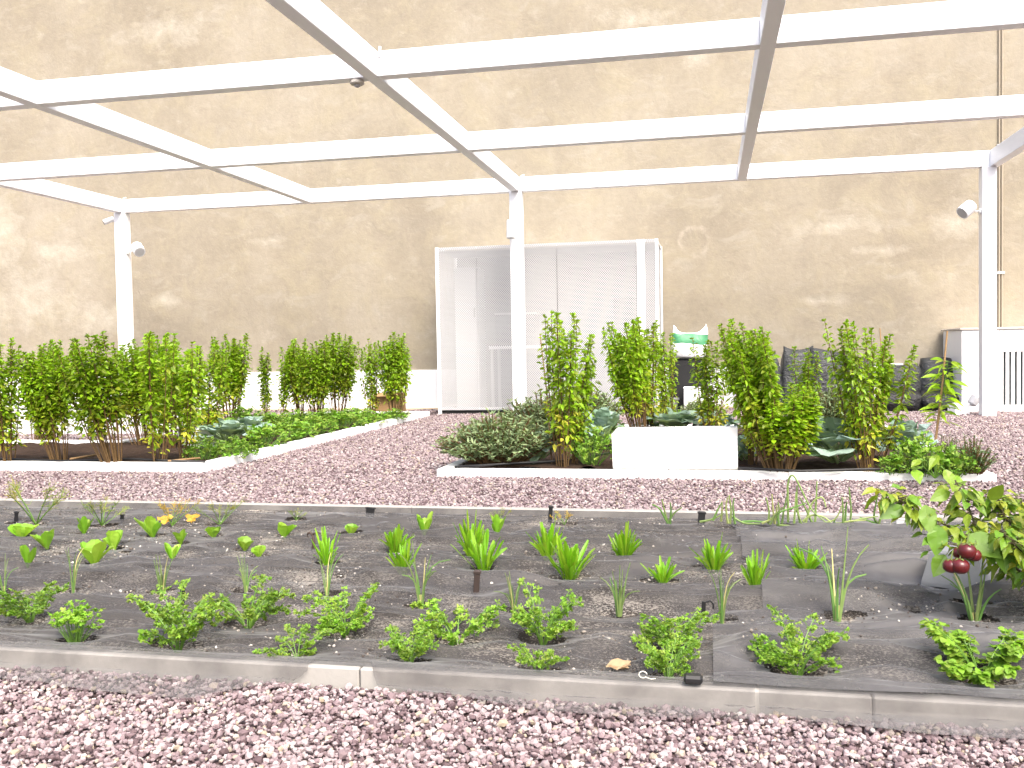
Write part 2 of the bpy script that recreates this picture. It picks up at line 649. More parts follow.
# ------------------------------------------------------------------ value noise for terrain and cloth
def vnoise(x, y, seed=0):
    xi, yi = np.floor(x).astype(np.int64), np.floor(y).astype(np.int64)
    xf, yf = x - xi, y - yi

    def h(a, b):
        n = (a * 374761393 + b * 668265263 + seed * 1442695041) & 0x7fffffff
        n = ((n ^ (n >> 13)) * 1274126177) & 0x7fffffff
        return ((n ^ (n >> 16)) & 0xffff) / 65535.0
    u, v = xf * xf * (3 - 2 * xf), yf * yf * (3 - 2 * yf)
    return (h(xi, yi) * (1 - u) + h(xi + 1, yi) * u) * (1 - v) + (h(xi, yi + 1) * (1 - u) + h(xi + 1, yi + 1) * u) * v


def fbm(x, y, oct=4, seed=0):
    s, a, tot = 0, 1.0, 0
    for k in range(oct):
        s = s + a * vnoise(x * 2 ** k, y * 2 ** k, seed + k)
        tot += a
        a *= 0.5
    return s / tot


def grid_mesh(name, xs, ys, zf, mat, keep=None):
    X, Y = np.meshgrid(xs, ys)
    Z = zf(X, Y)
    nx, ny = len(xs), len(ys)
    V = np.stack([X, Y, Z], -1).reshape(-1, 3)
    i, j = np.meshgrid(np.arange(nx - 1), np.arange(ny - 1))
    a = (j * nx + i).ravel()
    Fq = np.stack([a, a + 1, a + nx + 1, a + nx], 1)
    if keep is not None:
        cx, cy = V[Fq, 0].mean(1), V[Fq, 1].mean(1)
        Fq = Fq[keep(cx, cy)]
    return np_mesh(name, V, Fq, mat, True)


def np_mesh(name, V, Fc, mat, smooth=False):
    me = bpy.data.meshes.new(name)
    k = Fc.shape[1]
    me.vertices.add(len(V))
    me.vertices.foreach_set('co', V.astype(np.float32).ravel())
    me.loops.add(Fc.size)
    me.loops.foreach_set('vertex_index', Fc.astype(np.int32).ravel())
    me.polygons.add(len(Fc))
    me.polygons.foreach_set('loop_start', np.arange(0, Fc.size, k, dtype=np.int32))
    me.polygons.foreach_set('use_smooth', np.full(len(Fc), smooth))
    me.materials.append(mat)
    me.update(calc_edges=True)
    me.validate()
    return me


# ------------------------------------------------------------------ setting: ground
KF0, KF1 = 2.20, 2.245          # front bed front edging (front face, back face)
KB0, KB1 = 4.56, 4.61           # front bed back edging
BX0, BX1 = -6.0, 3.2            # front bed extent in x
mb = MB()
mb.add([(-60, -40, 0), (60, -40, 0), (60, 60, 0), (-60, 60, 0)], [(0, 1, 2, 3)])
tag(mb.build('ground', mat_ground()), kind='structure')

# loose gravel
PH = (1 + 5 ** 0.5) / 2
ICO_V = np.array([(-1, PH, 0), (1, PH, 0), (-1, -PH, 0), (1, -PH, 0), (0, -1, PH), (0, 1, PH), (0, -1, -PH), (0, 1, -PH),
                  (PH, 0, -1), (PH, 0, 1), (-PH, 0, -1), (-PH, 0, 1)]) / math.sqrt(1 + PH * PH)
ICO_F = np.array([(0, 11, 5), (0, 5, 1), (0, 1, 7), (0, 7, 10), (0, 10, 11), (1, 5, 9), (5, 11, 4), (11, 10, 2), (10, 7, 6), (7, 1, 8),
                  (3, 9, 4), (3, 4, 2), (3, 2, 6), (3, 6, 8), (3, 8, 9), (4, 9, 5), (2, 4, 11), (6, 2, 10), (8, 6, 7), (9, 8, 1)])


def stones(P, size):
    n = len(P)
    V = np.repeat(ICO_V[None], n, 0) * (1 + NP.uniform(-0.28, 0.28, (n, 12, 1)))
    V *= NP.uniform(0.65, 1.25, (n, 1, 3)) * np.array([1, 1, 0.8])
    a = NP.uniform(0, 2 * math.pi, n)
    b = NP.uniform(-0.6, 0.6, n)
    ca, sa, cb, sb = np.cos(a)[:, None], np.sin(a)[:, None], np.cos(b)[:, None], np.sin(b)[:, None]
    x, y, z = V[..., 0], V[..., 1], V[..., 2]
    y, z = y * cb - z * sb, y * sb + z * cb
    x, y = x * ca - y * sa, x * sa + y * ca
    V = np.stack([x, y, z], -1) * size[:, None, None] + P[:, None, :]
    Fc = ICO_F[None] + (np.arange(n) * 12)[:, None, None]
    return V.reshape(-1, 3), Fc.reshape(-1, 3)


def scatter(x0, x1, y0, y1, pitch):
    nx, ny = int((x1 - x0) / pitch), int((y1 - y0) / pitch)
    gx, gy = np.meshgrid(np.arange(nx), np.arange(ny))
    x = x0 + (gx.ravel() + NP.uniform(0, 1, gx.size)) * pitch
    y = y0 + (gy.ravel() + NP.uniform(0, 1, gx.size)) * pitch
    return x, y


def ground_h(x, y):
    return 0.012 * (fbm(x * 1.3, y * 1.3, 3, 5) - 0.5)


LBX = -3.60                     # right edge of left bed
RB = (-1.80, 1.66)              # right bed x range
BFY = 6.10                      # front of the two rear beds
PL, FL = [], []
off = 0
areas = [(-2.9, 1.9, 1.15, 2.195, 0.0108, 0.0060, 0.0038), (-7.5, 4.6, 4.62, 6.1, 0.016, 0.0072, 0.0035), (-3.53, -1.86, 6.1, 13.0, 0.020, 0.0088, 0.004),
         (1.72, 4.8, 6.1, 12.6, 0.020, 0.0088, 0.004), (-1.8, 1.7, 9.6, 12.9, 0.03, 0.013, 0.006), (-6.0, -3.7, 11.75, 12.95, 0.03, 0.013, 0.006), (-10, -5.4, 7.8, 12.9, 0.032, 0.013, 0.006)]
for (x0, x1, y0, y1, pt, sz, sv) in areas:
    x, y = scatter(x0, x1, y0, y1, pt)
    s = np.clip(NP.normal(sz, sv * 0.55, len(x)), sz * 0.5, sz * 2.2)
    z = s * 0.35 + NP.uniform(0, 0.012, len(x)) + ground_h(x, y)
    V, Fc = stones(np.stack([x, y, z], 1), s)
    PL.append(V)
    FL.append(Fc + off)
    off += len(V)
tag(link('gravel', np_mesh('gravel', np.concatenate(PL), np.concatenate(FL), M['stones'])), kind='stuff')


# soil
def soil_h(x, y):
    return 0.022 + 0.03 * (fbm(x * 6, y * 6, 4, 3) - 0.5)


tag(link('soil', grid_mesh('soil', np.linspace(BX0, BX1, 240), np.linspace(KF1, KB0, 110), soil_h, M['soil_net'])), kind='structure')


def soil2(x, y):
    return 0.05 + 0.07 * (fbm(x * 5, y * 5, 4, 9) - 0.5)


tag(link('soil', grid_mesh('soil', np.linspace(-11, LBX - 0.03, 260), np.linspace(BFY + 0.09, 11.6, 200), soil2, M['soil'], lambda x, y: (x > -5.3) | (y < 7.7))), kind='structure')
tag(link('soil', grid_mesh('soil', np.linspace(RB[0] + 0.05, RB[1] - 0.05, 150), np.linspace(BFY + 0.08, 9.6, 150), soil2, M['soil'])), kind='structure')


# edgings
def edging(name, label, boards, mat):
    root = empty(name, (boards[0][0][0], boards[0][0][1], 0))
    tag(root, label, 'bed edging', 'edgings round the planting beds')
    o = Vector(root.location)
    for lo, hi in boards:
        b = MB()
        b.box(Vector(lo) - o, Vector(hi) - o, 0.004)
        b.build('edging_board', mat, root)


def run_x(xs, y0, y1, z):
    return [((a + 0.0015, y0, -0.05), (b - 0.0015, y1, z)) for a, b in zip(xs[:-1], xs[1:])]


kj = at(360, 690, 0.0).x
edging('bed_edging', 'dusty pale edging round the front bed of seedlings, partly under the grey netting',
       run_x([BX0, kj - 2, kj, 0.35, BX1], KF0, KF1, 0.056) + run_x([BX0, -1.5, 0.9, BX1], KB0, KB1, 0.056), M['kerb_grey'])
edging('bed_edging', 'white edging of the rear left bed running away along the gravel path',
       run_x([-11, -7, LBX + 0.055], BFY - 0.02, BFY + 0.07, 0.075)
       + [((LBX - 0.035, BFY + 0.073, -0.05), (LBX + 0.055, 8.9, 0.074)), ((LBX - 0.035, 8.903, -0.05), (LBX + 0.055, 11.62, 0.075))]
       + run_x([-5.3, LBX - 0.04], 11.55, 11.62, 0.075)
        + run_x([-11, -7, -5.3], 7.7, 7.78, 0.075) + [((-5.38, 7.783, -0.05), (-5.3, 11.548, 0.0745))], M['kerb'])
root = empty('low_wall', (-8, 9.0, 0))
tag(root, 'low white wall glimpsed between the stems behind the rear left bed', 'wall')
b = MB()
b.box((-4, 0, -0.05), (2.5, 0.15, 0.30), 0.006)
b.build('wall_body', M['kerb'], root)
b = MB()
b.box((-4, -0.015, 0.301), (2.51, 0.165, 0.33), 0.006)
b.build('coping', M['kerb'], root)
edging('bed_edging', 'white edging of the rear right bed with a white block standing on it',
       run_x([RB[0], -0.27, 0.47, RB[1]], BFY - 0.08, BFY + 0.01, 0.058)
       + [((RB[0], BFY + 0.013, -0.05), (RB[0] + 0.08, 9.6, 0.057)), ((RB[1] - 0.08, BFY + 0.013, -0.05), (RB[1], 9.6, 0.057))]
       + run_x([RB[0], RB[1]], 9.603, 9.68, 0.058), M['kerb'])

# ------------------------------------------------------------------ wall
WY = 13.0
root = empty('garden_wall', (-3, WY, 0))
tag(root, 'huge weathered tan rendered wall with peeling plaster behind the whole garden', 'wall')
b = MB()
b.box((-27, 0, -0.2), (27, 0.4, 9.5))
w = b.build('wall_face', mat_wall(), root)
# object coordinates of the wall material are relative to this child: shift so that they equal world x/z
w.location = (3, 0, 0)
b = MB()
b.box((-27, -0.035, -0.2), (2.45, -0.001, 0.58), 0.004)
b.build('plinth', M['white'], root).location = (3, 0, 0)
b = MB()
b.box((-27, -0.16, -0.2), (2.45, -0.037, 0.035), 0.004)
b.build('footing', M['soil_tan'] if False else plain('tan_cement', (0.52, 0.42, 0.30), 0.85, 0.2), root).location = (3, 0, 0)
px_ = at_y(1001, 200, WY - 0.03).x
root = empty('wall_conduit', (px_, WY, 0.9))
tag(root, 'thin tan conduit pipe running up the wall at the far right', 'pipe')
for dx in (-0.017, 0.017):
    b = MB()
    b.tube([(dx, -0.016, 0), (dx, -0.016, 8.5)], 0.012, None, 8)
    b.build('pipe', plain('tan_pipe', (0.30, 0.26, 0.20), 0.6, 0.3), root)
for k in range(5):
    b = MB()
    b.box((-0.045, -0.034, 0.8 + k * 1.6), (0.045, -0.001, 0.83 + k * 1.6))
    b.build('clip', M['grey_metal'], root)

# ------------------------------------------------------------------ pergola
GX = [-7.72, -5.009, -2.2685, 0.44, 3.167]       # right lower edges of the beams that run away
GY = [1.30, 3.83, 6.354, 8.908, 11.386]           # front lower edges of the cross beams
ZB, BH, BW = 2.788, 0.18, 0.103
root = empty('pergola', (GX[2], GY[4], 0))
tag(root, 'large white metal pergola frame spanning the garden with open square bays', 'pergola')
o = Vector(root.location)


def pbox(name, lo, hi, bev=0.004):
    b_ = MB()
    b_.box(Vector(lo) - o, Vector(hi) - o, bev)
    return b_.build(name, M['white'], root)


for x in GX:
    pbox('long_beam', (x - BW, GY[0], ZB), (x, GY[4] + BW, ZB + BH))
for y in GY:
    for i in range(4):
        pbox('cross_beam', (GX[i] + 0.001, y, ZB + 0.002), (GX[i + 1] - BW - 0.001, y + BW, ZB + BH - 0.002))
PW = 0.15
posts = []
for i in (0, 2, 4):
    for y in (GY[4], GY[0]):
        cx = GX[i] - BW / 2 - (0.062 if i == 4 else 0)
        p = pbox('post', (cx - PW / 2, y - 0.025, -0.05), (cx + PW / 2, y + PW - 0.025, ZB - 0.001), 0.006)
        posts.append((cx, y))
    b = MB()
    x, y = GX[i], GY[4]
    b.tube([Vector((x + 0.02, y - 0.03, ZB + BH - 0.10)) - o, Vector((x + 0.035, y - 0.03, ZB + BH + 0.005)) - o,
            Vector((x + 0.07, y - 0.02, ZB + BH + 0.012)) - o], 0.012, None, 8)
    b.build('eye_bolt', M['grey_metal'], root)
for (x, y) in [(GX[2], GY[2]), (GX[4], GY[2])]:
    b = MB()
    b.tube([Vector((x + 0.02, y - 0.02, ZB + BH - 0.05)) - o, Vector((x + 0.03, y - 0.02, ZB + BH + 0.02)) - o], 0.012, None, 8)
    b.build('eye_bolt', M['grey_metal'], root)


# lamps and camera on the posts
def spot(name, px, py, post_i, side, label, r=0.075, L=0.16, aim=(0, -0.5, -0.85)):
    cx = GX[post_i] - BW / 2 - (0.062 if post_i == 4 else 0) + side * PW / 2
    y = GY[4] + 0.03 if side else GY[4] - 0.03
    if side == 0:
        base = Vector((at_y(px, py, GY[4] - 0.03).x, GY[4] - 0.026, at_y(px, py, GY[4] - 0.03).z))
        head = base + Vector((0, -0.11, 0))
    else:
        z = at_y(px, py, y).z
        base = Vector((cx, y, z - 0.03))
        head = Vector((at_y(px, py, y).x, y, z))
    r_ = empty(name, base)
    tag(r_, label, 'spotlight', 'spotlights on the pergola posts')
    h = head - base
    b = MB()
    if side:
        b.lathe((side * 0.001, 0, 0), [(0, 0.035), (0.02, 0.035)], (side, 0, 0), 14)
        b.tube([(side * 0.02, 0, 0), (side * 0.05, 0, 0.0), h], 0.012, None, 8)
    else:
        b.lathe((0, -0.001, 0), [(0, 0.035), (0.02, 0.035)], (0, -1, 0), 14)
        b.tube([(0, -0.02, 0), h], 0.012, None, 8)
    b.build('bracket', M['white_metal'], r_)
    a = Vector(aim).normalized()
    b = MB()
    b.lathe(h - a * L * 0.5, [(0, r * 0.86), (0.008, r * 0.95), (0.02, r), (L, r), (L + 0.001, r * 0.86)], a, 20)
    hd = b.build('lamp_head', M['white_metal'], r_, False)
    b = MB()
    b.lathe(h - a * L * 0.5, [(L + 0.0015, r * 0.84), (L + 0.004, r * 0.82)], a, 20)
    b.build('lens', M['grey_metal'], hd)


spot('spotlight', 138, 249, 0, 1, 'white cylindrical spotlight on the left pergola post, below the small camera', aim=(0.45, -0.35, -0.4))
spot('spotlight', 513, 230, 2, 0, 'white cylindrical spotlight on the middle pergola post, hanging straight down', r=0.058, L=0.22, aim=(0.0, -0.08, -1))
spot('spotlight', 967, 209, 4, -1, 'white cylindrical spotlight on the right pergola post, tilted to the left', aim=(-0.55, -0.25, -0.45))
p0 = at_y(105, 221, GY[4] + 0.03)
base = Vector((GX[0] - BW / 2 - PW / 2, GY[4] + 0.03, p0.z + 0.02))
r_ = empty('security_camera', base)
tag(r_, 'small white bullet camera on the left post just under the beam', 'camera')
b = MB()
b.lathe((-0.001, 0, 0), [(0, 0.03), (0.015, 0.03)], (-1, 0, 0), 12)
b.tube([(-0.015, 0, 0), (-0.05, 0, 0.0), (-0.08, 0, -0.015)], 0.01, None, 8)
b.build('bracket', M['white_metal'], r_)
a = Vector((-0.75, -0.55, -0.4)).normalized()
b = MB()
b.lathe(Vector((-0.09, 0, -0.01)) - a * 0.05, [(0, 0.028), (0.01, 0.036), (0.14, 0.036)], a, 16)
bd = b.build('camera_body', M['white_metal'], r_)
b = MB()
b.lathe(Vector((-0.09, 0, -0.01)) - a * 0.05, [(0.141, 0.034), (0.146, 0.03)], a, 16)
b.build('lens', M['dark_lens'], bd)
p = at_y(357, 80, GY[2] + BW / 2)
r_ = empty('motion_sensor', (p.x, GY[2] + BW / 2, ZB - 0.001))
tag(r_, 'small round sensor under the near cross beam beside the middle long beam', 'sensor')
b = MB()
b.lathe((0, 0, 0), [(0, 0.048), (-0.022, 0.052), (-0.03, 0.045)], (0, 0, 1), 20)
b.build('housing', plain('beige_plastic', (0.42, 0.39, 0.34), 0.5), r_)
b = MB()
b.lathe((0, 0, -0.031), [(0, 0.024), (-0.014, 0.018), (-0.018, 0.008)], (0, 0, 1), 16)
b.build('lens', M['grey_metal'], r_)

# ------------------------------------------------------------------ perforated enclosure
CX0, CX1, CY0, CY1, CZ0, CZ1 = -3.53, -0.62, 11.95, 12.95, 0.035, 2.21
root = empty('perforated_enclosure', (CX0, CY0, 0))
tag(root, 'white perforated metal enclosure standing against the tan wall behind the middle post', 'enclosure')
o2 = Vector(root.location)


def cbox(name, lo, hi, mat, bev=0.0, parent=None):
    b_ = MB()
    b_.box(Vector(lo) - o2, Vector(hi) - o2, bev)
    return b_.build(name, mat, parent or root)


T = 0.045
for (x, y) in ((CX0, CY0), (CX1 - T, CY0), (CX0, CY1 - T), (CX1 - T, CY1 - T)):
    cbox('frame_post', (x, y, 0), (x + T, y + T, CZ1), M['white_metal'], 0.003)
for z in (CZ1 - 0.04, CZ0 + 0.03):
    for y in (CY0 + 0.006, CY1 - T + 0.006):
        cbox('frame_rail', (CX0 + T + 0.001, y, z), (CX1 - T - 0.001, y + 0.03, z + 0.035), M['white_metal'], 0.003)
    for x in (CX0 + 0.006, CX1 - T + 0.006):
        cbox('frame_rail', (x, CY0 + T + 0.001, z), (x + 0.03, CY1 - T - 0.001, z + 0.035), M['white_metal'], 0.003)
cbox('corner_panel', (CX1 - 0.27, CY0 - 0.004, 0.05), (CX1 - 0.165, CY0 + 0.004, CZ1 - 0.002), M['white_metal'])
cbox('base_gap_shade', (CX0 + 0.02, CY0 + 0.03, 0.001), (CX1 - 0.02, CY1 - 0.03, 0.058), M['black'])  # recessed black box stands in for the shade in the gap below


def sheet(name, x0, x1, z0, z1, y):
    b_ = MB()
    b_.add([(0, 0, 0), (x1 - x0, 0, 0), (x1 - x0, 0, z1 - z0), (0, 0, z1 - z0)], [(0, 1, 2, 3)])
    s_ = b_.build(name, M['perf'], root)
    s_.location = Vector((x0, y, z0)) - o2
    return s_


xs = [CX0 + T + 0.001, CX0 + 0.56, CX0 + 1.62, CX1 - 0.275]
for a_, b2 in zip(xs[:-1], xs[1:]):
    sheet('perforated_panel', a_ + 0.003, b2 - 0.003, 0.07, CZ1 - 0.004, CY0 + 0.002)
sheet('perforated_panel', CX1 - 0.16, CX1 - T - 0.003, 0.07, CZ1 - 0.004, CY0 + 0.002)
for x in (CX0 + 0.02, CX1 - 0.02):
    s_ = sheet('perforated_panel', 0, CY1 - CY0 - 2 * T, 0.05, CZ1 - 0.004, 0)
    s_.rotation_euler = (0, 0, math.pi / 2)
    s_.location = Vector((x, CY0 + T, 0.05)) - o2
b = MB()
b.box((0.05, CY1 - CY0 - 0.08, 0.05), (CX1 - CX0 - 0.05, CY1 - CY0 - 0.06, 2.16))
b.build('back_panel', plain('panel_grey', (0.20, 0.205, 0.21), 0.6), root)
b = MB()
b.box((0.05, 0.05, 2.15), (CX1 - CX0 - 0.05, CY1 - CY0 - 0.09, 2.165))
b.build('added_shade_roof', M['grey_metal'], root)  # unseen roof sheet, added to keep the interior shaded behind the screen
# what shows through the screen
r2 = empty('white_cabinet', (CX0 + 0.12, CY0 + 0.5, 0))
tag(r2, 'tall narrow white cabinet seen through the left end of the perforated screen', 'cabinet')
b = MB()
b.box((0, 0, 0), (0.34, 0.35, 1.98), 0.006)
b.build('cabinet_body', M['white_metal'], r2)
b = MB()
b.box((0.02, -0.012, 0.75), (0.32, -0.001, 1.94), 0.003)
d_ = b.build('cabinet_door', M['white_metal'], r2)
b = MB()
b.box((0.27, -0.03, 1.3), (0.285, -0.013, 1.42))
b.build('handle', M['grey_metal'], d_)
r2 = empty('machine_unit', (CX0 + 1.70, CY0 + 0.4, 0))
tag(r2, 'large grey machine unit seen through the right half of the perforated screen', 'machine')
b = MB()
b.box((0, 0, 0.9), (0.95, 0.5, 1.92), 0.01)
b.build('unit_body', plain('unit_grey', (0.12, 0.125, 0.13), 0.5), r2)
b = MB()
b.box((0.6, -0.02, 0.95), (0.9, -0.001, 1.5), 0.004)
b.build('grille', plain('unit_dark', (0.04, 0.04, 0.042), 0.5), r2)
for x in (0.03, 0.88):
    for y in (0.03, 0.43):
        b = MB()
        b.box((x, y, 0), (x + 0.04, y + 0.04, 0.899))
        b.build('leg', M['grey_metal'], r2)
r2 = empty('work_table', (CX0 + 0.62, CY0 + 0.35, 0))
tag(r2, 'pale work table seen through the lower left of the perforated screen', 'table')
b = MB()
b.box((0, 0, 0.86), (1.0, 0.5, 0.9), 0.004)
b.build('tabletop', M['white_metal'], r2)
for x in (0.02, 0.94):
    for y in (0.02, 0.44):
        b = MB()
        b.box((x, y, 0), (x + 0.04, y + 0.04, 0.859))
        b.build('leg', M['grey_metal'], r2)
r2 = empty('grey_crate', (CX0 + 0.7, CY0 + 0.42, 0.9))
tag(r2, 'grey crate standing on the pale table behind the perforated screen', 'crate')
b = MB()
b.box((0, 0, 0.001), (0.55, 0.32, 0.42), 0.008)
b.build('crate_body', plain('crate_grey', (0.14, 0.145, 0.15), 0.6), r2)
b = MB()
b.box((-0.01, -0.01, 0.421), (0.56, 0.33, 0.445), 0.004)
b.build('rim', plain('crate_rim', (0.5, 0.5, 0.5), 0.6), r2)

# ------------------------------------------------------------------ white louvred cabinet on the right
LX0, LY0 = 2.93, 12.05
root = empty('louvred_enclosure', (LX0, LY0, 0))
tag(root, 'low white enclosure with vertical louvres behind the right pergola post', 'enclosure')
b = MB()
b.box((0, 0, 0), (0.42, 0.9, 0.985), 0.005)
b.build('side_panel', M['white_metal'], root)
b = MB()
b.box((-0.02, -0.02, 0.986), (2.2, 0.92, 1.01), 0.004)
b.build('top_cover', plain('pale_cap', (0.55, 0.5, 0.44), 0.7), root)
b = MB()
b.box((0.421, 0.0, 0), (2.2, 0.04, 0.09), 0.003)
b.box((0.421, 0.0, 0.72), (2.2, 0.04, 0.985), 0.003)
b.build('louvre_frame', M['white_metal'], root)
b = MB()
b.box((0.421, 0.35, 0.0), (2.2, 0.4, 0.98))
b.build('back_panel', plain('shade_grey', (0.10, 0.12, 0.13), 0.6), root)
for k in range(28):
    b = MB()
    b.box((0.425 + k * 0.062, 0.004, 0.091), (0.425 + k * 0.062 + 0.036, 0.034, 0.719), 0.002)
    b.build('louvre', M['white_metal'], root)
p = at(960, 415)
root = empty('floor_spotlight', (p.x, p.y, 0), 0.5)
tag(root, 'small floor spotlight with a white base on the gravel by the right post', 'spotlight')
b = MB()
b.box((-0.12, -0.07, 0), (0.08, 0.07, 0.14), 0.008)
b.build('base', M['white_metal'], root)
b = MB()
b.tube([(0.08, 0, 0.07), (0.12, 0, 0.1), (0.16, 0, 0.14)], 0.012, None, 8)
b.build('bracket', M['grey_metal'], root)
b = MB()
a = Vector((0.55, -0.2, 0.8)).normalized()
b.lathe((0.15, 0, 0.11), [(0, 0.03), (0.02, 0.055), (0.11, 0.06), (0.112, 0.05)], a, 16)
b.build('lamp_head', plain('lamp_grey', (0.55, 0.55, 0.56), 0.4), root)

# ------------------------------------------------------------------ white blocks in the beds
p = at(611, 473, 0.04)
q = at(738, 473, 0.04)
Wd = q.x - p.x
root = empty('white_block', (p.x, BFY + 0.03, 0))
tag(root, 'plain white block with one cut corner on the edging of the rear right bed', 'block')
b = MB()
H_ = 40.5 * mpp((0, BFY + 0.05, 0.3))
c_ = 0.03
pts = [(0.006, 0.0), (Wd, 0.0), (Wd, H_ + 0.012), (c_, H_), (0.0, H_ - 0.035)]
DB = 0.12
zb_ = 0.0585
vs = [(x, 0, zb_ + z) for x, z in pts] + [(x, DB, zb_ + z) for x, z in pts]
fs = [(4, 3, 2, 1, 0)[::-1], (5, 6, 7, 8, 9)[::-1]] + [(i, (i + 5), (i + 1) % 5 + 5, (i + 1) % 5) for i in range(5)]
b.add(vs, fs)
def mat_block():
    t = NT('stained_white_block')
    co = t.coord()
    sep = t.n('SeparateXYZ')
    t.l(co, sep.inputs[0])
    h = t.math('ADD', sep.outputs[2], t.math('MULTIPLY', t.math('SUBTRACT', t.noise(co, 9, 5, 0.6), 0.5), 0.07))
    st_ = t.math('MULTIPLY', t.rng(h, 0.085, 0.055), 0.75, True)
    nz = t.noise(co, 5, 6, 0.65)
    c = t.mix(t.math('MULTIPLY', t.rng(nz, 0.5, 0.7), 0.35, True), (0.8, 0.8, 0.8), (0.6, 0.59, 0.56))
    t.base(t.mix(st_, c, (0.30, 0.29, 0.24)))
    t.bump(t.noise(co, 50, 4, 0.6), 0.3, 0.003)
    return t.set(0.85, 0.2)


b.build('block_body', mat_block(), root)
p = at(211, 446, 0.05)
root = empty('white_block', (p.x - 0.12, p.y, 0.03))
tag(root, 'plain white block half hidden behind stems in the rear left bed', 'block')
b = MB()
b.box((-0.2, 0, 0), (0.22, 0.12, 0.175), 0.006)
b.build('block_body', M['kerb'], root)

# cardboard box at the back of left bed
p = at(374, 415, 0.05)
root = empty('cardboard_box', (p.x, 11.80, 0.0), 0.1)
tag(root, 'brown cardboard box behind the shrubs at the end of the left bed', 'box')
b = MB()
b.box((-0.17, 0, 0.02), (0.19, 0.3, 0.30), 0.004)
b.build('box_body', M['cardboard'], root)
b = MB()
b.add([(-0.17, 0.0, 0.3005), (0.19, 0.0, 0.3005), (0.2, -0.09, 0.27), (-0.16, -0.09, 0.26), (-0.17, 0.0, 0.304), (0.19, 0.0, 0.304), (0.2, -0.092, 0.274), (-0.16, -0.092, 0.264)],
      [(0, 3, 2, 1), (4, 5, 6, 7), (2, 3, 7, 6), (0, 1, 5, 4), (0, 4, 7, 3), (1, 2, 6, 5)])
b.build('flap', M['cardboard'], root)


# ------------------------------------------------------------------ sacks against the wall
def pillow(w, d, h, seed, ears=False):
    """a standing plastic sack: pinched seams at top and bottom, creased, bulging belly"""
    r = random.Random(seed)
    b_ = MB()
    n, mrow = 26, 14
    vs, fs = [], []
    ph = [r.uniform(0, 6.28) for _ in range(6)]
    for j in range(mrow + 1):
        t = j / mrow
        belly = math.sin(math.pi * min(max(t, 0.02), 0.98)) ** 0.45
        dd = d * (0.10 + 0.9 * belly) if t > 0.5 else d * (0.55 + 0.45 * belly)
        ww = w * (0.9 + 0.1 * math.sin(math.pi * t)) * (1 if t < 0.9 else 0.98)
        for i in range(n):
            a_ = 2 * math.pi * i / n
            cx, sx = math.cos(a_), math.sin(a_)
            x = ww / 2 * math.copysign(abs(cx) ** 0.72, cx)
            y = dd / 2 * math.copysign(abs(sx) ** 0.8, sx)
            cr = 1 + 0.035 * math.sin(7 * a_ + ph[0] + 4 * t) + 0.03 * math.sin(11 * t + ph[1] + 3 * a_)
            z = h * t + (0.04 * h * math.sin(2.0 * cx + ph[2]) * t) + (0.30 if ears else 0.015) * h * abs(cx) ** 3 * (t ** 3) + (0.05 * h * cx * t * t if ears else 0)
            vs.append((x * cr, y * cr, z))
    for j in range(mrow):
        for i in range(n):
            i2 = (i + 1) % n
            fs.append((j * n + i, j * n + i2, (j + 1) * n + i2, (j + 1) * n + i))
    fs.append(tuple(range(n))[::-1])
    for i in range(n // 2):
        fs.append(tuple(dict.fromkeys(mrow * n + q % n for q in (i, i + 1, n - i - 1, n - i))))
    b_.add(vs, fs)
    return b_


def bag(px, py_base, w_px, h_px, y, mat, label, seed, tilt=0.0, roll=0.0, d=0.28, grp='bags against the wall', z0=None, name='plastic_bag'):
    p_ = at_y(px, py_base, y)
    s_ = mpp(p_)
    z = max(0.0, p_.z) if z0 is None else z0
    o_ = pillow(w_px * s_, d, h_px * s_, seed, mat is M['sack']).build(name, mat, None, True)
    o_.location = (p_.x, y, z)
    o_.rotation_euler = (tilt, roll, 0)
    tag(o_, label, 'bag', grp)
    return o_


B1, B2 = M['bag'], M['bag_black']
bag(689, 357, 36, 25, 12.25, M['sack'], 'white plastic sack with a green printed band, on top of the black crate', 1, 0.05, 0.05, 0.2, z0=None)
root = empty('black_crate', (at_y(688, 395, 12.2).x, 12.2, 0))
tag(root, 'black open crate under the white sack with green print', 'crate')
s_ = mpp(Vector((0, 12.2, 0.3)))
b = MB()
zt = at_y(690, 357, 12.2).z
b.box((-0.24, 0, 0.0), (0.24, 0.34, zt - 0.03), 0.01)
b.build('crate_body', M['black'], root)
b = MB()
b.box((-0.255, -0.015, zt - 0.029), (0.255, 0.355, zt - 0.004), 0.006)
b.build('rim', M['black'], root)
root = empty('white_box', (at_y(693, 412, 11.9).x, 11.85, 0))
tag(root, 'small white box in front of the black crate', 'box')
b = MB()
b.box((-0.11, 0, 0), (0.13, 0.25, at_y(693, 389, 11.85).z), 0.008)
b.build('box_body', M['white_metal'], root)
b = MB()
b.box((-0.115, -0.005, at_y(693, 389, 11.85).z + 0.001), (0.135, 0.255, at_y(693, 389, 11.85).z + 0.022), 0.006)
b.build('lid', M['white_metal'], root)
root = empty('grey_tub', (at_y(668, 412, 11.9).x, 11.95, 0))
tag(root, 'low grey tub beside the small white box', 'tub')
b = MB()
b.lathe((0, 0.1, 0), [(0, 0.10), (0.17, 0.125), (0.175, 0.14), (0.20, 0.14)], (0, 0, 1), 24)
b.build('tub_body', M['concrete'], root)

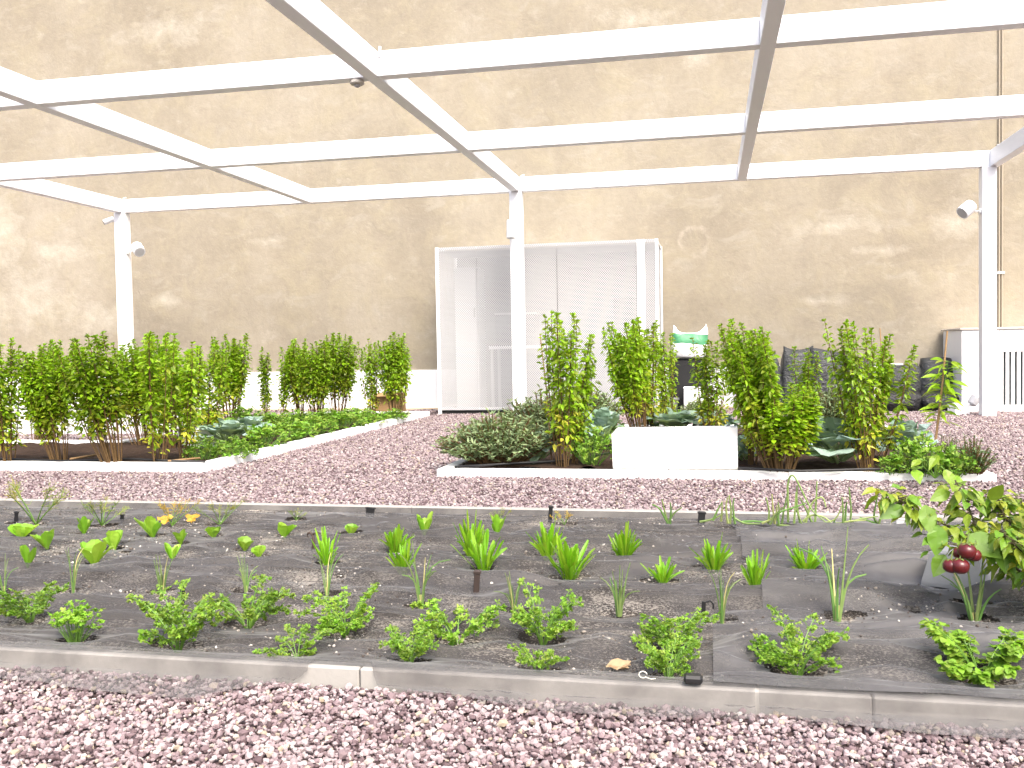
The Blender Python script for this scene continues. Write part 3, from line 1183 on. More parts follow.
bag(768, 412, 34, 60, 12.55, B1, 'grey plastic bag leaning left, beside the tallest yellow green shrub', 4, -0.05, -0.12)
bag(795, 412, 32, 63, 12.62, B1, 'grey plastic bag half hidden behind the thin yellow shrub', 5, -0.08, 0.06)
bag(829, 412, 34, 60, 12.6, B1, 'upright crinkled grey plastic bag just left of the many stemmed shrub', 6, -0.06, -0.03)
bag(857, 412, 30, 52, 12.6, B1, 'grey plastic bag hidden behind the many stemmed shrub', 16, -0.06, 0.03)
bag(905, 396, 36, 32, 12.45, B1, 'dark grey bag lying on black bags, left one of the pair near the cane', 7, -0.25, -0.06)
bag(934, 396, 32, 38, 12.45, B1, 'dark grey bag lying on black bags, right one of the pair near the cane', 8, -0.2, 0.1)
bag(900, 414, 42, 21, 12.3, B2, 'shiny black bag on the gravel, left one under the pair of grey bags', 9, 0.0, 0.0, 0.4, z0=0.0)
bag(938, 414, 40, 20, 12.3, B2, 'shiny black bag on the gravel, right one under the pair of grey bags', 10, 0.0, 0.0, 0.4, z0=0.0)

# ------------------------------------------------------------------ plants: generators
U = RNG.uniform
ZUP = Vector((0, 0, 1))


def rdir(az, el):
    return Vector((math.cos(az) * math.cos(el), math.sin(az) * math.cos(el), math.sin(el)))


def gen_shrub(seed, stems=12, spread=0.13, yellow=0.5, bare=0.32, dense=1.0):
    """tall stemmed basil-like shrub one unit high: (stem MB, foliage MB)"""
    RNG.seed(seed)
    st, fo = MB(), MB()
    for k in range(stems):
        az = U(0, 6.283)
        rr = spread * math.sqrt(U(0.02, 1))
        b0 = Vector((math.cos(az) * rr * 0.4, math.sin(az) * rr * 0.4, 0.0))
        Ht = U(0.78, 1.0) if k else 1.0
        tip = Vector((math.cos(az) * rr * 1.15 + U(-0.03, 0.03), math.sin(az) * rr * 1.15 + U(-0.03, 0.03), Ht))
        mid = (b0 + tip) / 2 + Vector((math.cos(az), math.sin(az), 0)) * rr * 0.25
        N = 9
        pts = []
        for i in range(N):
            t = i / (N - 1)
            pts.append(b0 * (1 - t) ** 2 + mid * 2 * t * (1 - t) + tip * t * t)
        st.tube(pts, 0.0045, 0.0022, 4)

        def pos(t):
            x = t * (N - 1)
            i = min(int(x), N - 2)
            return pts[i].lerp(pts[i + 1], x - i)
        t = bare + U(-0.08, 0.1)
        turn = U(0, 3)
        while t < 0.995:
            c = pos(t)
            low = max(0.0, 1 - (t - bare) / 0.42)
            age = min(1, yellow * (0.25 + low) * U(0.2, 1.3)) if U(0, 1) < 0.3 + 0.5 * low else U(0, 0.15)
            n = 5 if t > bare + 0.12 else 2
            if U(0, 1) < dense * (0.45 + 0.55 * min(1, (t - bare) / 0.3)) or t > 0.7:
                for j in range(n):
                    aa = turn + j * 2 * math.pi / n + U(-0.4, 0.4)
                    topness = max(0, (t - 0.8) / 0.2)
                    L = U(0.027, 0.05) * (1 - 0.35 * topness)
                    el = U(-1.0, 0.65) + 0.7 * topness
                    d = rdir(aa, el)
                    off_ = U(0.0, 0.042) * (1 - topness)
                    fo.leaf(c + d * off_, d, ZUP + Vector((U(-1.1, 1.1), U(-1.1, 1.1), 0)), L, L * U(0.42, 0.58), age,
                            fold=U(0.1, 0.4), droop=U(0.0, 0.5))
            turn += 0.8
            t += U(0.010, 0.018) / max(0.6, dense)
        for j in range(5):
            fo.leaf(tip, rdir(U(0, 6.28), U(0.6, 1.4)), Vector((U(-1, 1), U(-1, 1), 0.3)), U(0.025, 0.045), U(0.012, 0.02), 0.0)
    # some low dry twigs
    for k in range(stems // 2):
        az = U(0, 6.283)
        z0 = U(0.1, 0.4)
        st.tube([(math.cos(az) * 0.03, math.sin(az) * 0.03, z0), (math.cos(az) * 0.12, math.sin(az) * 0.12, z0 + U(0.08, 0.25))], 0.003, 0.0015, 4)
    return st, fo


def gen_parsley(seed, n=11, flat=0.0, size=1.0, leaf_r=0.0088, round_=False):
    """celery / parsley plant 1 unit wide approx: returns (stems, leaves) in metres, ~0.22 m across, 0.16 m high"""
    RNG.seed(seed)
    st, fo = MB(), MB()
    for k in range(n):
        az = k * 2.4 + U(-0.4, 0.4)
        out = U(0.25, 1.0)
        L = U(0.10, 0.19)
        el0 = 1.42 - 0.55 * out - flat
        pts = [Vector((math.cos(az) * 0.008, math.sin(az) * 0.008, -0.01))]
        p_ = pts[0].copy()
        el = el0
        for i in range(5):
            p_ = p_ + rdir(az, el) * (L / 5)
            el -= (0.12 + 0.10 * out)
            pts.append(p_.copy())
        st.tube(pts, 0.0028, 0.0012, 4)
        old = U(0, 0.18)
        for i in (2, 3, 4, 5):
            c = pts[i]
            k2 = (0, 0, 3, 5, 6, 6)[i]
            for s in range(k2):
                sa = az + ((-1, 1)[s % 2] * U(0.7, 1.2) if s < 2 else 0)
                d = rdir(sa, U(-0.2, 0.5))
                c2 = c + d * U(0.008, 0.03) + Vector((0, 0, U(-0.008, 0.008)))
                st.tube([c, c2], 0.0011, 0.0008, 3)
                for q in range(3):
                    dd = rdir(sa + (q - 1) * 0.9, U(-0.3, 0.45))
                    r = leaf_r * U(0.8, 1.25)
                    if round_:
                        fo.leaf(c2 + dd * 0.003, dd, ZUP + Vector((U(-.4, .4), U(-.4, .4), 0)), r * 1.9, r * 1.7, old + U(0, 0.15),
                                (0.25, 0.85, 1.0, 0.85, 0.25), 0.15, 0.2)
                    else:
                        fo.lobed(c2 + dd * 0.004, dd, ZUP + Vector((U(-.6, .6), U(-.6, .6), 0)), r * 1.4, old + U(0, 0.15), 3)
    return st, fo


def gen_curly(seed):
    """dense round clump of curly leaves"""
    RNG.seed(seed)
    st, fo = MB(), MB()
    for k in range(46):
        az, r = U(0, 6.283), 0.065 * math.sqrt(U(0, 1))
        h = U(0.05, 0.15) * (1 - 0.3 * (r / 0.065) ** 2)
        tip = Vector((math.cos(az) * r * 1.3, math.sin(az) * r * 1.3, h))
        st.tube([(math.cos(az) * r * 0.4, math.sin(az) * r * 0.4, -0.005), tip], 0.0014, 0.001, 3)
        for q in range(5):
            d = rdir(U(0, 6.283), U(-0.3, 0.6))
            fo.lobed(tip + d * 0.006, d, ZUP + Vector((U(-.8, .8), U(-.8, .8), 0)), U(0.012, 0.02), U(0, 0.25), 3)
    return st, fo


def gen_lettuce(seed, n=6, L=0.085, wide=0.55):
    RNG.seed(seed)
    fo = MB()
    for k in range(n):
        az = k * 2.4 + U(-0.3, 0.3)
        el = U(0.75, 1.3)
        ln = L * U(0.75, 1.1)
        d = rdir(az, el)
        fo.leaf((math.cos(az) * 0.004, math.sin(az) * 0.004, -0.006), d, rdir(az + math.pi, 0.3), ln, ln * wide * U(0.85, 1.15), U(0, 0.3),
                (0.22, 0.42, 0.78, 1.0, 0.92, 0.35), 0.3, U(0.0, 0.18), 0.16)
    return fo


def gen_strap(seed, n=16, L=0.10):
    RNG.seed(seed)
    fo = MB()
    for k in range(n):
        az = U(0, 6.283)
        el = U(0.75, 1.45)
        ln = L * U(0.5, 1.1)
        d = rdir(az, el)
        b_ = Vector((math.cos(az), math.sin(az), 0)) * U(0.0, 0.018)
        fo.leaf(b_ + Vector((0, 0, -0.006)), d, rdir(az + math.pi + U(-0.9, 0.9), 0.3), ln, ln * U(0.07, 0.14), U(0, 0.3),
                (0.3, 0.42, 0.72, 1.0, 0.98, 0.45), 0.35, U(0.0, 0.3), 0.2)
    return fo


def gen_onion(seed, n=7, L=0.2, bend=0.15):
    RNG.seed(seed)
    fo = MB()
    for k in range(n):
        az = U(0, 6.283)
        lean = U(0.03, 0.28)
        ln = L * U(0.6, 1.05)
        be = bend * U(0, 1) ** 2 * 4
        pts = []
        for i in range(7):
            t = i / 6
            r = 0.007 + ln * (lean * t + be * t ** 3)
            pts.append(Vector((math.cos(az) * r, math.sin(az) * r, -0.008 + ln * (t - 0.55 * be * t ** 3))))
        fo.tube(pts, 0.0052, 0.0014, 5, 1.0 if U(0, 1) < 0.16 else U(0, 0.15))
    for k in range(3):
        az = U(0, 6.28)
        fo.tube([(math.cos(az) * 0.004, math.sin(az) * 0.004, -0.01), (math.cos(az) * 0.006, math.sin(az) * 0.006, 0.03)], 0.0045, 0.0035, 5, 0.75)
    return fo


def gen_fennel(seed, yellow=0.2, n=6, h=0.2):
    RNG.seed(seed)
    st, fo = MB(), MB()
    for k in range(n):
        az = k * 2.4 + U(-.4, .4)
        el = U(0.55, 1.35)
        L = h * U(0.7, 1.15)
        pts = [Vector((0, 0, -0.005))]
        for i in range(4):
            pts.append(pts[-1] + rdir(az, el - 0.06 * i) * (L / 4))
        st.tube(pts, 0.0028, 0.001, 4)
        ag = min(1, max(0, yellow + U(-0.2, 0.3)))
        for i in range(16):
            t = U(0.45, 1.0)
            x = t * 4
            j = min(int(x), 3)
            c = pts[j].lerp(pts[j + 1], x - j)
            d = rdir(az + U(-1.4, 1.4), el + U(-0.9, 0.6))
            ln = U(0.02, 0.045)
            fo.tube([c, c + d * ln], 0.0011, 0.0006, 3, ag)
            for q in range(3):
                c2 = c + d * ln * U(0.3, 1)
                fo.tube([c2, c2 + rdir(az + U(-2, 2), U(-0.5, 1.2)) * U(0.008, 0.02)], 0.0008, 0.0005, 3, ag)
    return st, fo


def gen_cabbage(seed, n=30, R=0.3):
    RNG.seed(seed)
    fo = MB()
    for k in range(n):
        az = k * 2.4 + U(-0.3, 0.3)
        t = k / n
        el = 0.3 + 0.95 * t + U(-0.15, 0.25)
        L = R * (1 - 0.45 * t) * U(0.85, 1.1)
        d = rdir(az, el)
        s0 = Vector((math.cos(az) * 0.02, math.sin(az) * 0.02, 0.03 + 0.07 * t))
        s1 = s0 + d * L * 0.35
        fo.tube([s0, s1], 0.009, 0.006, 5, 0.9)
        fo.leaf(s1 - d * 0.02, d, ZUP, L * 0.5, L * 0.5, U(0, 0.35), (0.15, 0.75, 1.0, 0.95, 0.8, 0.35), 0.25, U(0.1, 0.5), 0.25)
    return fo


def gen_mound(seed, n=240, rx=0.3, ry=0.25, h=0.3, L=0.05, W=0.014, up_=0.5):
    """mound of many short shoots with narrow leaves"""
    RNG.seed(seed)
    st, fo = MB(), MB()
    for k in range(n // 6):
        az, r = U(0, 6.283), math.sqrt(U(0, 1))
        top = Vector((math.cos(az) * r * rx, math.sin(az) * r * ry, h * (1 - 0.55 * r * r) * U(0.7, 1.08)))
        b_ = Vector((top.x * 0.35, top.y * 0.35, 0))
        st.tube([b_, b_.lerp(top, 0.6) + Vector((0, 0, 0.02)), top], 0.004, 0.002, 4)
        dirn = (top - b_).normalized()
        for j in range(16):
            t = U(0.4, 1.02)
            c = b_.lerp(top, t)
            d = (rdir(U(0, 6.283), U(-0.3, 0.8)) + dirn * up_).normalized()
            fo.leaf(c, d, ZUP + Vector((U(-.7, .7), U(-.7, .7), 0)), L * U(0.7, 1.2), W * U(0.8, 1.2), U(0, 0.4), (0.3, 0.9, 1, 0.5, 0.05), 0.2, U(0, 0.4))
    return st, fo


def gen_herb(seed, R=0.16, h=0.14, leaf_r=0.022):
    RNG.seed(seed)
    st, fo = MB(), MB()
    for k in range(60):
        az, r = U(0, 6.283), math.sqrt(U(0, 1))
        top = Vector((math.cos(az) * r * R, math.sin(az) * r * R, h * (1 - 0.5 * r * r) * U(0.6, 1.1)))
        st.tube([(top.x * 0.3, top.y * 0.3, 0), top], 0.002, 0.0012, 3)
        for q in range(4):
            d = rdir(U(0, 6.283), U(-0.3, 0.6))
            fo.lobed(top + d * 0.008 - Vector((0, 0, U(0, 0.04))), d, ZUP + Vector((U(-.6, .6), U(-.6, .6), 0)), leaf_r * U(0.7, 1.3), U(0, 0.3), 3)
    return st, fo


# ------------------------------------------------------------------ mesh library
LIB = {}


def lib2(key, gen, m_stem, m_leaf):
    st, fo = gen
    LIB[key] = (st.mesh(key + '_stems', m_stem), fo.mesh(key + '_foliage', m_leaf))


def lib1(key, mb_, mat):
    LIB[key] = mb_.mesh(key, mat)


for i in range(5):
    lib2('shrub_green%d' % i, gen_shrub(100 + i, 20, 0.14, 0.5, 0.29, 1.0), M['stem_brown'], M['basil'])
for i in range(4):
    lib2('shrub_yellow%d' % i, gen_shrub(120 + i, 12, 0.12, 0.9, 0.12, 0.62), M['stem_brown'], M['basil'])
for i in range(3):
    lib2('shrub_thin%d' % i, gen_shrub(140 + i, 6, 0.08, 0.6, 0.12, 0.7), M['stem_brown'], M['basil'])
for i in range(5):
    lib2('celery%d' % i, gen_parsley(200 + i, 14 + i % 4), M['stem_green'], M['parsley'])
for i in range(2):
    lib2('celery_flat%d' % i, gen_parsley(220 + i, 10, 0.22), M['stem_green'], M['parsley'])
lib2('celery_round', gen_parsley(230, 16, 0.0, 1, 0.0125, True), M['stem_green'], M['parsley'])
lib2('curly', gen_curly(240), M['stem_green'], M['lettuce'])
for i in range(4):
    lib1('lettuce%d' % i, gen_lettuce(250 + i, 5 + i % 3), M['lettuce'])
for i in range(3):
    lib1('seedling%d' % i, gen_lettuce(260 + i, 5, 0.06, 0.95), M['lettuce'])
for i in range(4):
    lib1('strap%d' % i, gen_strap(270 + i, 46 + 6 * i), M['chicory'])
for i in range(4):
    lib1('onion%d' % i, gen_onion(280 + i, 8 + i), M['onion'])
for i in range(2):
    lib2('fennel%d' % i, gen_fennel(300 + i, 0.1), M['stem_green'], M['fennel'])
lib2('fennel_yellow', gen_fennel(305, 0.9), M['stem_green'], M['fennel'])
for i in range(3):
    lib1('cabbage%d' % i, gen_cabbage(310 + i), M['cabbage'])
for i in range(2):
    lib2('sage%d' % i, gen_mound(320 + i, 1500, 0.3, 0.25, 0.3, 0.042, 0.011), M['stem_brown'], M['sage'])
lib2('rosemary', gen_mound(330, 480, 0.16, 0.16, 0.3, 0.03, 0.006, 1.0), M['stem_brown'], M['rosemary'])
for i in range(3):
    lib2('herb%d' % i, gen_herb(340 + i), M['stem_green'], M['herb'])


SIZE = {}


def nat_size(key):
    if key not in SIZE:
        d = LIB[key]
        co = np.concatenate([np.array([v.co[:] for v in q.vertices]) for q in (d if isinstance(d, tuple) else (d,))])
        lo, hi = np.percentile(co, 1.5, axis=0), np.percentile(co, 98.5, axis=0)
        SIZE[key] = (0.5 * (hi[0] - lo[0] + hi[1] - lo[1]), float(hi[2]))
    return SIZE[key]


def put(name, key, loc, sx, sz, rz, label, cat, group, tilt=(0, 0)):
    d = LIB[key]
    if isinstance(d, tuple):
        r = empty(name, loc, rz)
        a = link('stems', d[0], r)
        c = link('foliage', d[1], r)
    else:
        r = link(name, d, None, loc)
    r.rotation_euler = (tilt[0], tilt[1], rz) if tilt == (0, 0) else (Matrix.Rotation(tilt[1], 3, 'Y') @ Matrix.Rotation(tilt[0], 3, 'X') @ Matrix.Rotation(rz, 3, 'Z')).to_euler()
    r.scale = (sx, sx, sz)
    return tag(r, label, cat, group)


# ------------------------------------------------------------------ front bed plants
HOLES = []
# (kind, library keys, natural width, natural height, category, group)
KIND = {
    'lettuce': ('lettuce', ['lettuce0', 'lettuce1', 'lettuce2', 'lettuce3'], 0.085, 0.085, 'lettuce', 'young lettuces in the netted bed'),
    'seedling': ('lettuce_seedling', ['seedling0', 'seedling1', 'seedling2'], 0.085, 0.055, 'lettuce', 'pale lettuce seedlings in the netted bed'),
    'strap': ('leafy_green', ['strap0', 'strap1', 'strap2', 'strap3'], 0.105, 0.105, 'leafy green', 'upright leafy greens in the netted bed'),
    'onion': ('spring_onion', ['onion0', 'onion1', 'onion2', 'onion3'], 0.11, 0.19, 'onion', 'spring onions in the netted bed'),
    'celery': ('celery_plant', ['celery0', 'celery1', 'celery2', 'celery3', 'celery4'], 0.27, 0.17, 'celery', 'celery plants along the front of the netted bed'),
    'flat': ('celery_plant', ['celery_flat0', 'celery_flat1'], 0.29, 0.12, 'celery', 'celery plants along the front of the netted bed'),
    'round': ('celery_plant', ['celery_round'], 0.28, 0.17, 'celery', 'celery plants along the front of the netted bed'),
    'curly': ('parsley_clump', ['curly'], 0.19, 0.16, 'parsley', None),
    'fennel': ('feathery_herb', ['fennel0', 'fennel1'], 0.28, 0.22, 'herb', 'feathery herbs along the back of the netted bed'),
    'fyellow': ('feathery_herb', ['fennel_yellow'], 0.28, 0.22, 'herb', 'feathery herbs along the back of the netted bed'),
}
PLANTS = [
    ('lettuce', 84, 533, 515, 14, 'small upright lettuce between the two leftmost feathery herbs'),
    ('lettuce', 153, 536, 514, 22, 'plump upright lettuce left of the yellow dying leaves'),
    ('lettuce', 47, 547, 528, 19, 'two leaved lettuce above a dark hole near the left edge'),
    ('lettuce', 94, 563, 539, 30, 'wide open lettuce with a pale curled back leaf'),
    ('lettuce', 28, 566, 543, 16, 'leftmost lettuce, with a pale leaf lying to its right'),
    ('seedling', 114, 548, 529, 16, 'small frilly lettuce on a thin stalk right of the open lettuce'),
    ('lettuce', 181, 543, 528, 13, 'small lettuce standing just under the yellow dying leaves'),
    ('lettuce', 172, 559, 541, 15, 'small lettuce in front of another, beside small dark stones'),
    ('lettuce', 424, 534, 512, 16, 'lone upright lettuce near the back edging by the middle'),
    ('lettuce', 497, 534, 513, 14, 'narrow lettuce near the back edging with a grassy wisp behind it'),
    ('seedling', 22, 536, 524, 24, 'low sprawling pale lettuce seedling at the far left'),
    ('seedling', 214, 536, 525, 15, 'tiny pale seedling right of the yellow dying leaves'),
    ('seedling', 284, 536, 522, 20, 'yellow green frilly seedling left of the bent dry stick'),
    ('seedling', 351, 534, 524, 14, 'tiny curled seedling right of the bent dry stick'),
    ('seedling', 245, 549, 537, 15, 'frilly seedling just above a spring onion left of centre'),
    ('seedling', 259, 556, 545, 14, 'frilly yellow seedling to the right of a spring onion'),
    ('strap', 327, 563, 531, 20, 'tall leafy green with a frilly yellow top beside the bent dry stick'),
    ('strap', 395, 551, 528, 26, 'dark leafy green, upper one of a touching pair left of centre'),
    ('strap', 403, 571, 545, 26, 'leafy green, lower one of a touching pair left of centre'),
    ('strap', 472, 555, 519, 28, 'tall leafy green standing behind the one on the dark peg'),
    ('strap', 483, 568, 535, 38, 'broad leafy green rising over a dark peg'),
    ('strap', 548, 557, 523, 30, 'tall leafy green, rear one of the pair right of centre'),
    ('strap', 570, 576, 541, 42, 'widest leafy green, its long leaves reaching right'),
    ('strap', 624, 558, 529, 28, 'upright leafy green to the right of the widest one'),
    ('strap', 663, 581, 560, 27, 'short leafy green beside the seam of the netting'),
    ('strap', 714, 570, 540, 32, 'leafy green just right of the netting seam'),
    ('strap', 755, 588, 556, 25, 'narrow leafy green right of the seam, nearest the front'),
    ('strap', 806, 572, 546, 30, 'rightmost leafy green, with one leaf leaning far left'),
    ('onion', 73, 590, 547, 17, 'spring onion behind the leftmost celery plants'),
    ('onion', 4, 592, 560, 22, 'spring onion at the left edge of the photo'),
    ('onion', 162, 592, 553, 19, 'spring onion left of the black upright tag'),
    ('onion', 246, 592, 552, 14, 'straight spring onion right of the black upright tag'),
    ('onion', 327, 594, 553, 20, 'spring onion under the tall leafy green with frilly top'),
    ('onion', 421, 605, 550, 27, 'spring onion in a dark hole with dry leaves, left of centre'),
    ('onion', 514, 609, 571, 22, 'spring onion with yellowing leaves near the middle'),
    ('onion', 619, 613, 562, 30, 'pale spring onion with one leaf hooked to the left'),
    ('onion', 722, 620, 568, 28, 'spring onion next to the small black hook'),
    ('onion', 837, 620, 541, 22, 'tallest spring onion, straight, with one dark spike'),
    ('onion', 975, 622, 560, 46, 'spreading spring onion in front of the grey block'),
    ('celery', 30, 620, 581, 62, 'dark celery plant at the far left behind the bright round clump'),
    ('curly', 75, 641, 601, 44, 'bright dense round parsley clump at the left'),
    ('celery', 178, 648, 594, 84, 'large celery plant below the black upright tag'),
    ('flat', 248, 624, 587, 70, 'low celery plant with one stalk leaning to upper left'),
    ('flat', 297, 656, 631, 64, 'pale yellow celery plant by the edging where netting hangs over'),
    ('celery', 345, 633, 588, 68, 'upright celery plant under the spring onion left of centre'),
    ('celery', 410, 662, 630, 52, 'small celery plant close to the edging joint'),
    ('flat', 457, 640, 602, 86, 'wide celery plant with a stalk reaching right, left of centre'),
    ('celery', 543, 641, 588, 66, 'celery plant with drooping pale tips near the middle'),
    ('flat', 538, 671, 643, 44, 'small celery plant near the edging below the drooping one'),
    ('celery', 675, 650, 606, 72, 'celery plant half on the overlapping netting, rear one of two'),
    ('celery', 668, 678, 637, 60, 'celery plant at the corner of the overlapping netting, front one of two'),
    ('celery', 797, 673, 616, 82, 'dense dark celery plant on the right netting'),
    ('round', 981, 682, 630, 92, 'rightmost celery plant with rounded leaves'),
    ('fennel', 36, 523, 478, 62, 'leftmost feathery herb with a tall plume leaning right'),
    ('fennel', 102, 525, 497, 52, 'feathery herb with yellowing side shoots'),
    ('fyellow', 172, 525, 498, 34, 'yellow dying feathery herb near the back edging'),
    ('fennel', 220, 524, 499, 40, 'soft green feathery herb right of the yellow one'),
    ('fennel', 296, 520, 508, 22, 'tiny feathery herb at the back, left of centre'),
    ('fyellow', 565, 524, 511, 22, 'small browning feathery herb beside the black peg at the back'),
    ('fennel', 500, 522, 508, 22, 'grassy wisp of herb behind the narrow lettuce'),
]
cnt = {}
for (kd, px, pyb, pyt, wpx, label) in PLANTS:
    nm, keys, nw, nh, cat, grp = KIND[kd]
    p = at(px, pyb, 0.035)
    p.y = min(p.y, KB0 - 0.04)
    s = mpp(p)
    k = cnt.get(kd, 0)
    cnt[kd] = k + 1
    nw, nh = nat_size(keys[k % len(keys)])
    sx = wpx * s / nw
    sz = (pyb - pyt) * s / nh
    sx = min(max(sx, sz * 0.55), sz * (1.15 if kd == 'onion' else 1.9))
    put(nm, keys[k % len(keys)], (p.x, p.y, 0.033), sx, sz, RNG.uniform(0, 6.28), label, cat, grp)
    HOLES.append((p.x, p.y, 0.03 + 0.10 * min(wpx * s, 0.25)))
CHIVES = [
    ('thin wisp of chives left of the black peg near the seam', [[(668, 528), (665, 515), (662, 502)], [(669, 528), (674, 516), (682, 510)], [(668, 528), (660, 512), (652, 507)], [(670, 529), (671, 512), (670, 505)]]),
    ('chive clump beside the black peg near the seam', [[(730, 528), (731, 512), (729, 498)], [(721, 524), (722, 512), (722, 504)], [(713, 523), (718, 512), (722, 505)], [(732, 519), (744, 527), (760, 529)],
                                                       [(728, 526), (726, 510), (728, 500)], [(700, 526), (712, 522), (724, 516)], [(735, 528), (733, 510), (734, 501)], [(742, 530), (753, 524), (766, 524), (775, 517)]]),
    ('chive clump with looping pale stems, left of the tallest', [[(762, 530), (771, 522), (776, 516), (777, 508)], [(779, 533), (779, 516), (792, 511), (806, 506)], [(775, 528), (773, 512), (772, 497)],
                                                                 [(777, 530), (780, 536), (790, 541), (800, 538), (803, 530), (798, 517), (796, 512)], [(770, 528), (776, 517), (783, 510)], [(768, 529), (769, 514), (766, 500)],
                                                                 [(782, 526), (784, 512), (788, 496)], [(774, 527), (779, 514), (778, 505)]]),
    ('largest chive clump with the tallest kinked stem', [[(788, 528), (788, 509), (788, 486), (794, 479), (808, 506), (815, 516), (826, 525)], [(815, 525), (816, 505), (817, 484)], [(800, 528), (797, 508), (797, 488)],
                                                         [(804, 533), (820, 526), (835, 522), (842, 508)], [(806, 528), (812, 506), (822, 500), (826, 510)], [(794, 527), (795, 512), (796, 495)], [(812, 527), (806, 512), (800, 500)],
                                                         [(818, 530), (836, 533), (856, 532)], [(803, 524), (812, 518), (824, 520), (832, 526)]]),
    ('chive clump whose stems lie flat to the right', [[(836, 533), (845, 526), (860, 522), (878, 519)], [(845, 530), (846, 510), (847, 505)], [(843, 528), (843, 512), (842, 500)], [(838, 528), (850, 524), (866, 523)],
                                                      [(850, 530), (851, 512), (849, 490)], [(840, 532), (834, 528), (836, 520)]]),
    ('short chive clump under the tip of the fruiting branch', [[(878, 531), (874, 520), (876, 506), (879, 491)], [(879, 531), (882, 515), (884, 498)], [(915, 528), (914, 512), (912, 502)], [(910, 530), (908, 518), (904, 508)],
                                                               [(918, 528), (924, 516), (930, 512)], [(914, 529), (918, 514), (916, 505)], [(876, 530), (870, 524), (860, 520)]]),
]
RNG.seed(44)
for label, strands in CHIVES:
    x0, y0 = strands[0][0]
    o0 = at(x0, min(y0, 529), 0.035)
    o0.y = min(o0.y, KB0 - 0.06)
    b = MB()
    for q in strands:
        yd = o0.y + RNG.uniform(-0.03, 0.03)
        pts = [at_y(px, py, yd - 0.012 * i) - o0 for i, (px, py) in enumerate(q)]
        pts = [Vector((v.x, v.y, max(v.z, 0.012) + 0.012)) for v in pts]
        fine = []
        for i in range(len(pts) - 1):
            p_, a_, c_, d_ = pts[max(i - 1, 0)], pts[i], pts[i + 1], pts[min(i + 2, len(pts) - 1)]
            for k in range(5):
                u = k / 5
                fine.append(0.5 * ((2 * a_) + (c_ - p_) * u + (2 * p_ - 5 * a_ + 4 * c_ - d_) * u * u + (3 * a_ - p_ - 3 * c_ + d_) * u ** 3))
        fine.append(pts[-1])
        b.tube(fine, 0.0056, 0.0026, 5, RNG.uniform(0, 0.4))
    o_ = b.build('chive_clump', M['onion'])
    o_.location = o0
    tag(o_, label, 'chives', 'fallen chives along the back right of the netted bed')
    HOLES.append((o0.x, o0.y, 0.03))
for (px, py) in [(45, 549), (57, 553), (42, 565), (125, 552), (560, 590), (600, 556), (648, 580), (700, 567), (795, 571), (960, 608), (985, 625), (130, 592), (365, 520),
                 (340, 577), (525, 612), (555, 671), (915, 613), (857, 617), (12, 523), (300, 612), (650, 650)]:
    p = at(px, py, 0.035)
    HOLES.append((p.x, p.y, 0.022))

# ------------------------------------------------------------------ weed netting
HX = np.array(HOLES)
PEGS = [at(px, py, 0.035) for px, py in ((182, 603), (476, 592), (703, 614), (313, 548), (606, 664), (165, 524), (192, 522), (962, 592))]


def wrinkle(x, y):
    wx = x + 0.25 * fbm(x * 0.8, y * 1.5, 3, 21)
    wy = y + 0.16 * (fbm(x * 0.9, y * 0.8, 3, 22) - 0.5) * 2 + 0.05 * x * 0.1
    r1 = 1 - np.abs(2 * fbm(wx * 0.4, wy * 5.2, 2, 31) - 1)
    r4 = 1 - np.abs(2 * vnoise(wx * 0.55 + 3.3, wy * 11 + 0.8 * fbm(x * 2, y * 2, 2, 37), 36) - 1)
    r2 = 1 - np.abs(2 * fbm(wx * 0.8 + wy * 0.6, wy * 7.5, 2, 32) - 1)
    r3 = 1 - np.abs(2 * vnoise(wx * 1.6 - wy * 1.9, wy * 3 + wx * 0.9, 33) - 1)
    return 0.22 * np.clip(r1 - 0.9, 0, 1) + 0.16 * np.clip(r4 - 0.86, 0, 1) * fbm(x * 1.3, y * 2, 2, 38) * 1.6 + 0.11 * np.clip(r1 - 0.62, 0, 1) ** 1.15 + 0.1 * np.clip(r2 - 0.92, 0, 1) + 0.06 * np.clip(r2 - 0.62, 0, 1) + 0.05 * np.clip(r3 - 0.82, 0, 1) + 0.028 * (fbm(x * 3, y * 3, 3, 34) - 0.5) + 0.012 * (fbm(x * 9, y * 16, 3, 35) - 0.5)


_fr = random.Random(19)
FOLDS = [(KF1 + 0.12 + (KB0 - KF1 - 0.3) * (k + _fr.uniform(-0.4, 0.4)) / 26, _fr.uniform(-0.07, 0.09), _fr.uniform(-4.2, 1.6), _fr.uniform(0.5, 1.5), _fr.uniform(0.016, 0.036), _fr.uniform(0.006, 0.013))
         for k in range(26)]


def folds(x, y):
    """long taut creases pulled across the sheet"""
    z = np.zeros_like(x)
    wob = 0.05 * (fbm(x * 1.1, y * 0.7, 3, 81) - 0.5)
    for y0, sl, xc, hw, a, sg in FOLDS:
        d = y - (y0 + sl * (x - xc) + wob)
        z = z + a * np.exp(-np.where(d < 0, d * d / (2 * (sg * 0.6) ** 2), d * d / (2 * (sg * 1.6) ** 2))) * np.clip(1.3 - np.abs(x - xc) / hw, 0, 1) ** 0.7
    return z


def near_plants(x, y):
    d2 = np.full(x.shape, 9.0)
    for hx, hy, r in list(HX) + [(q.x, q.y, 0.03) for q in PEGS]:
        d2 = np.minimum(d2, (((x - hx) / 1.4) ** 2 + (y - hy + 0.02) ** 2) / (r + 0.03) ** 2)
    return np.exp(-d2 * 0.45)


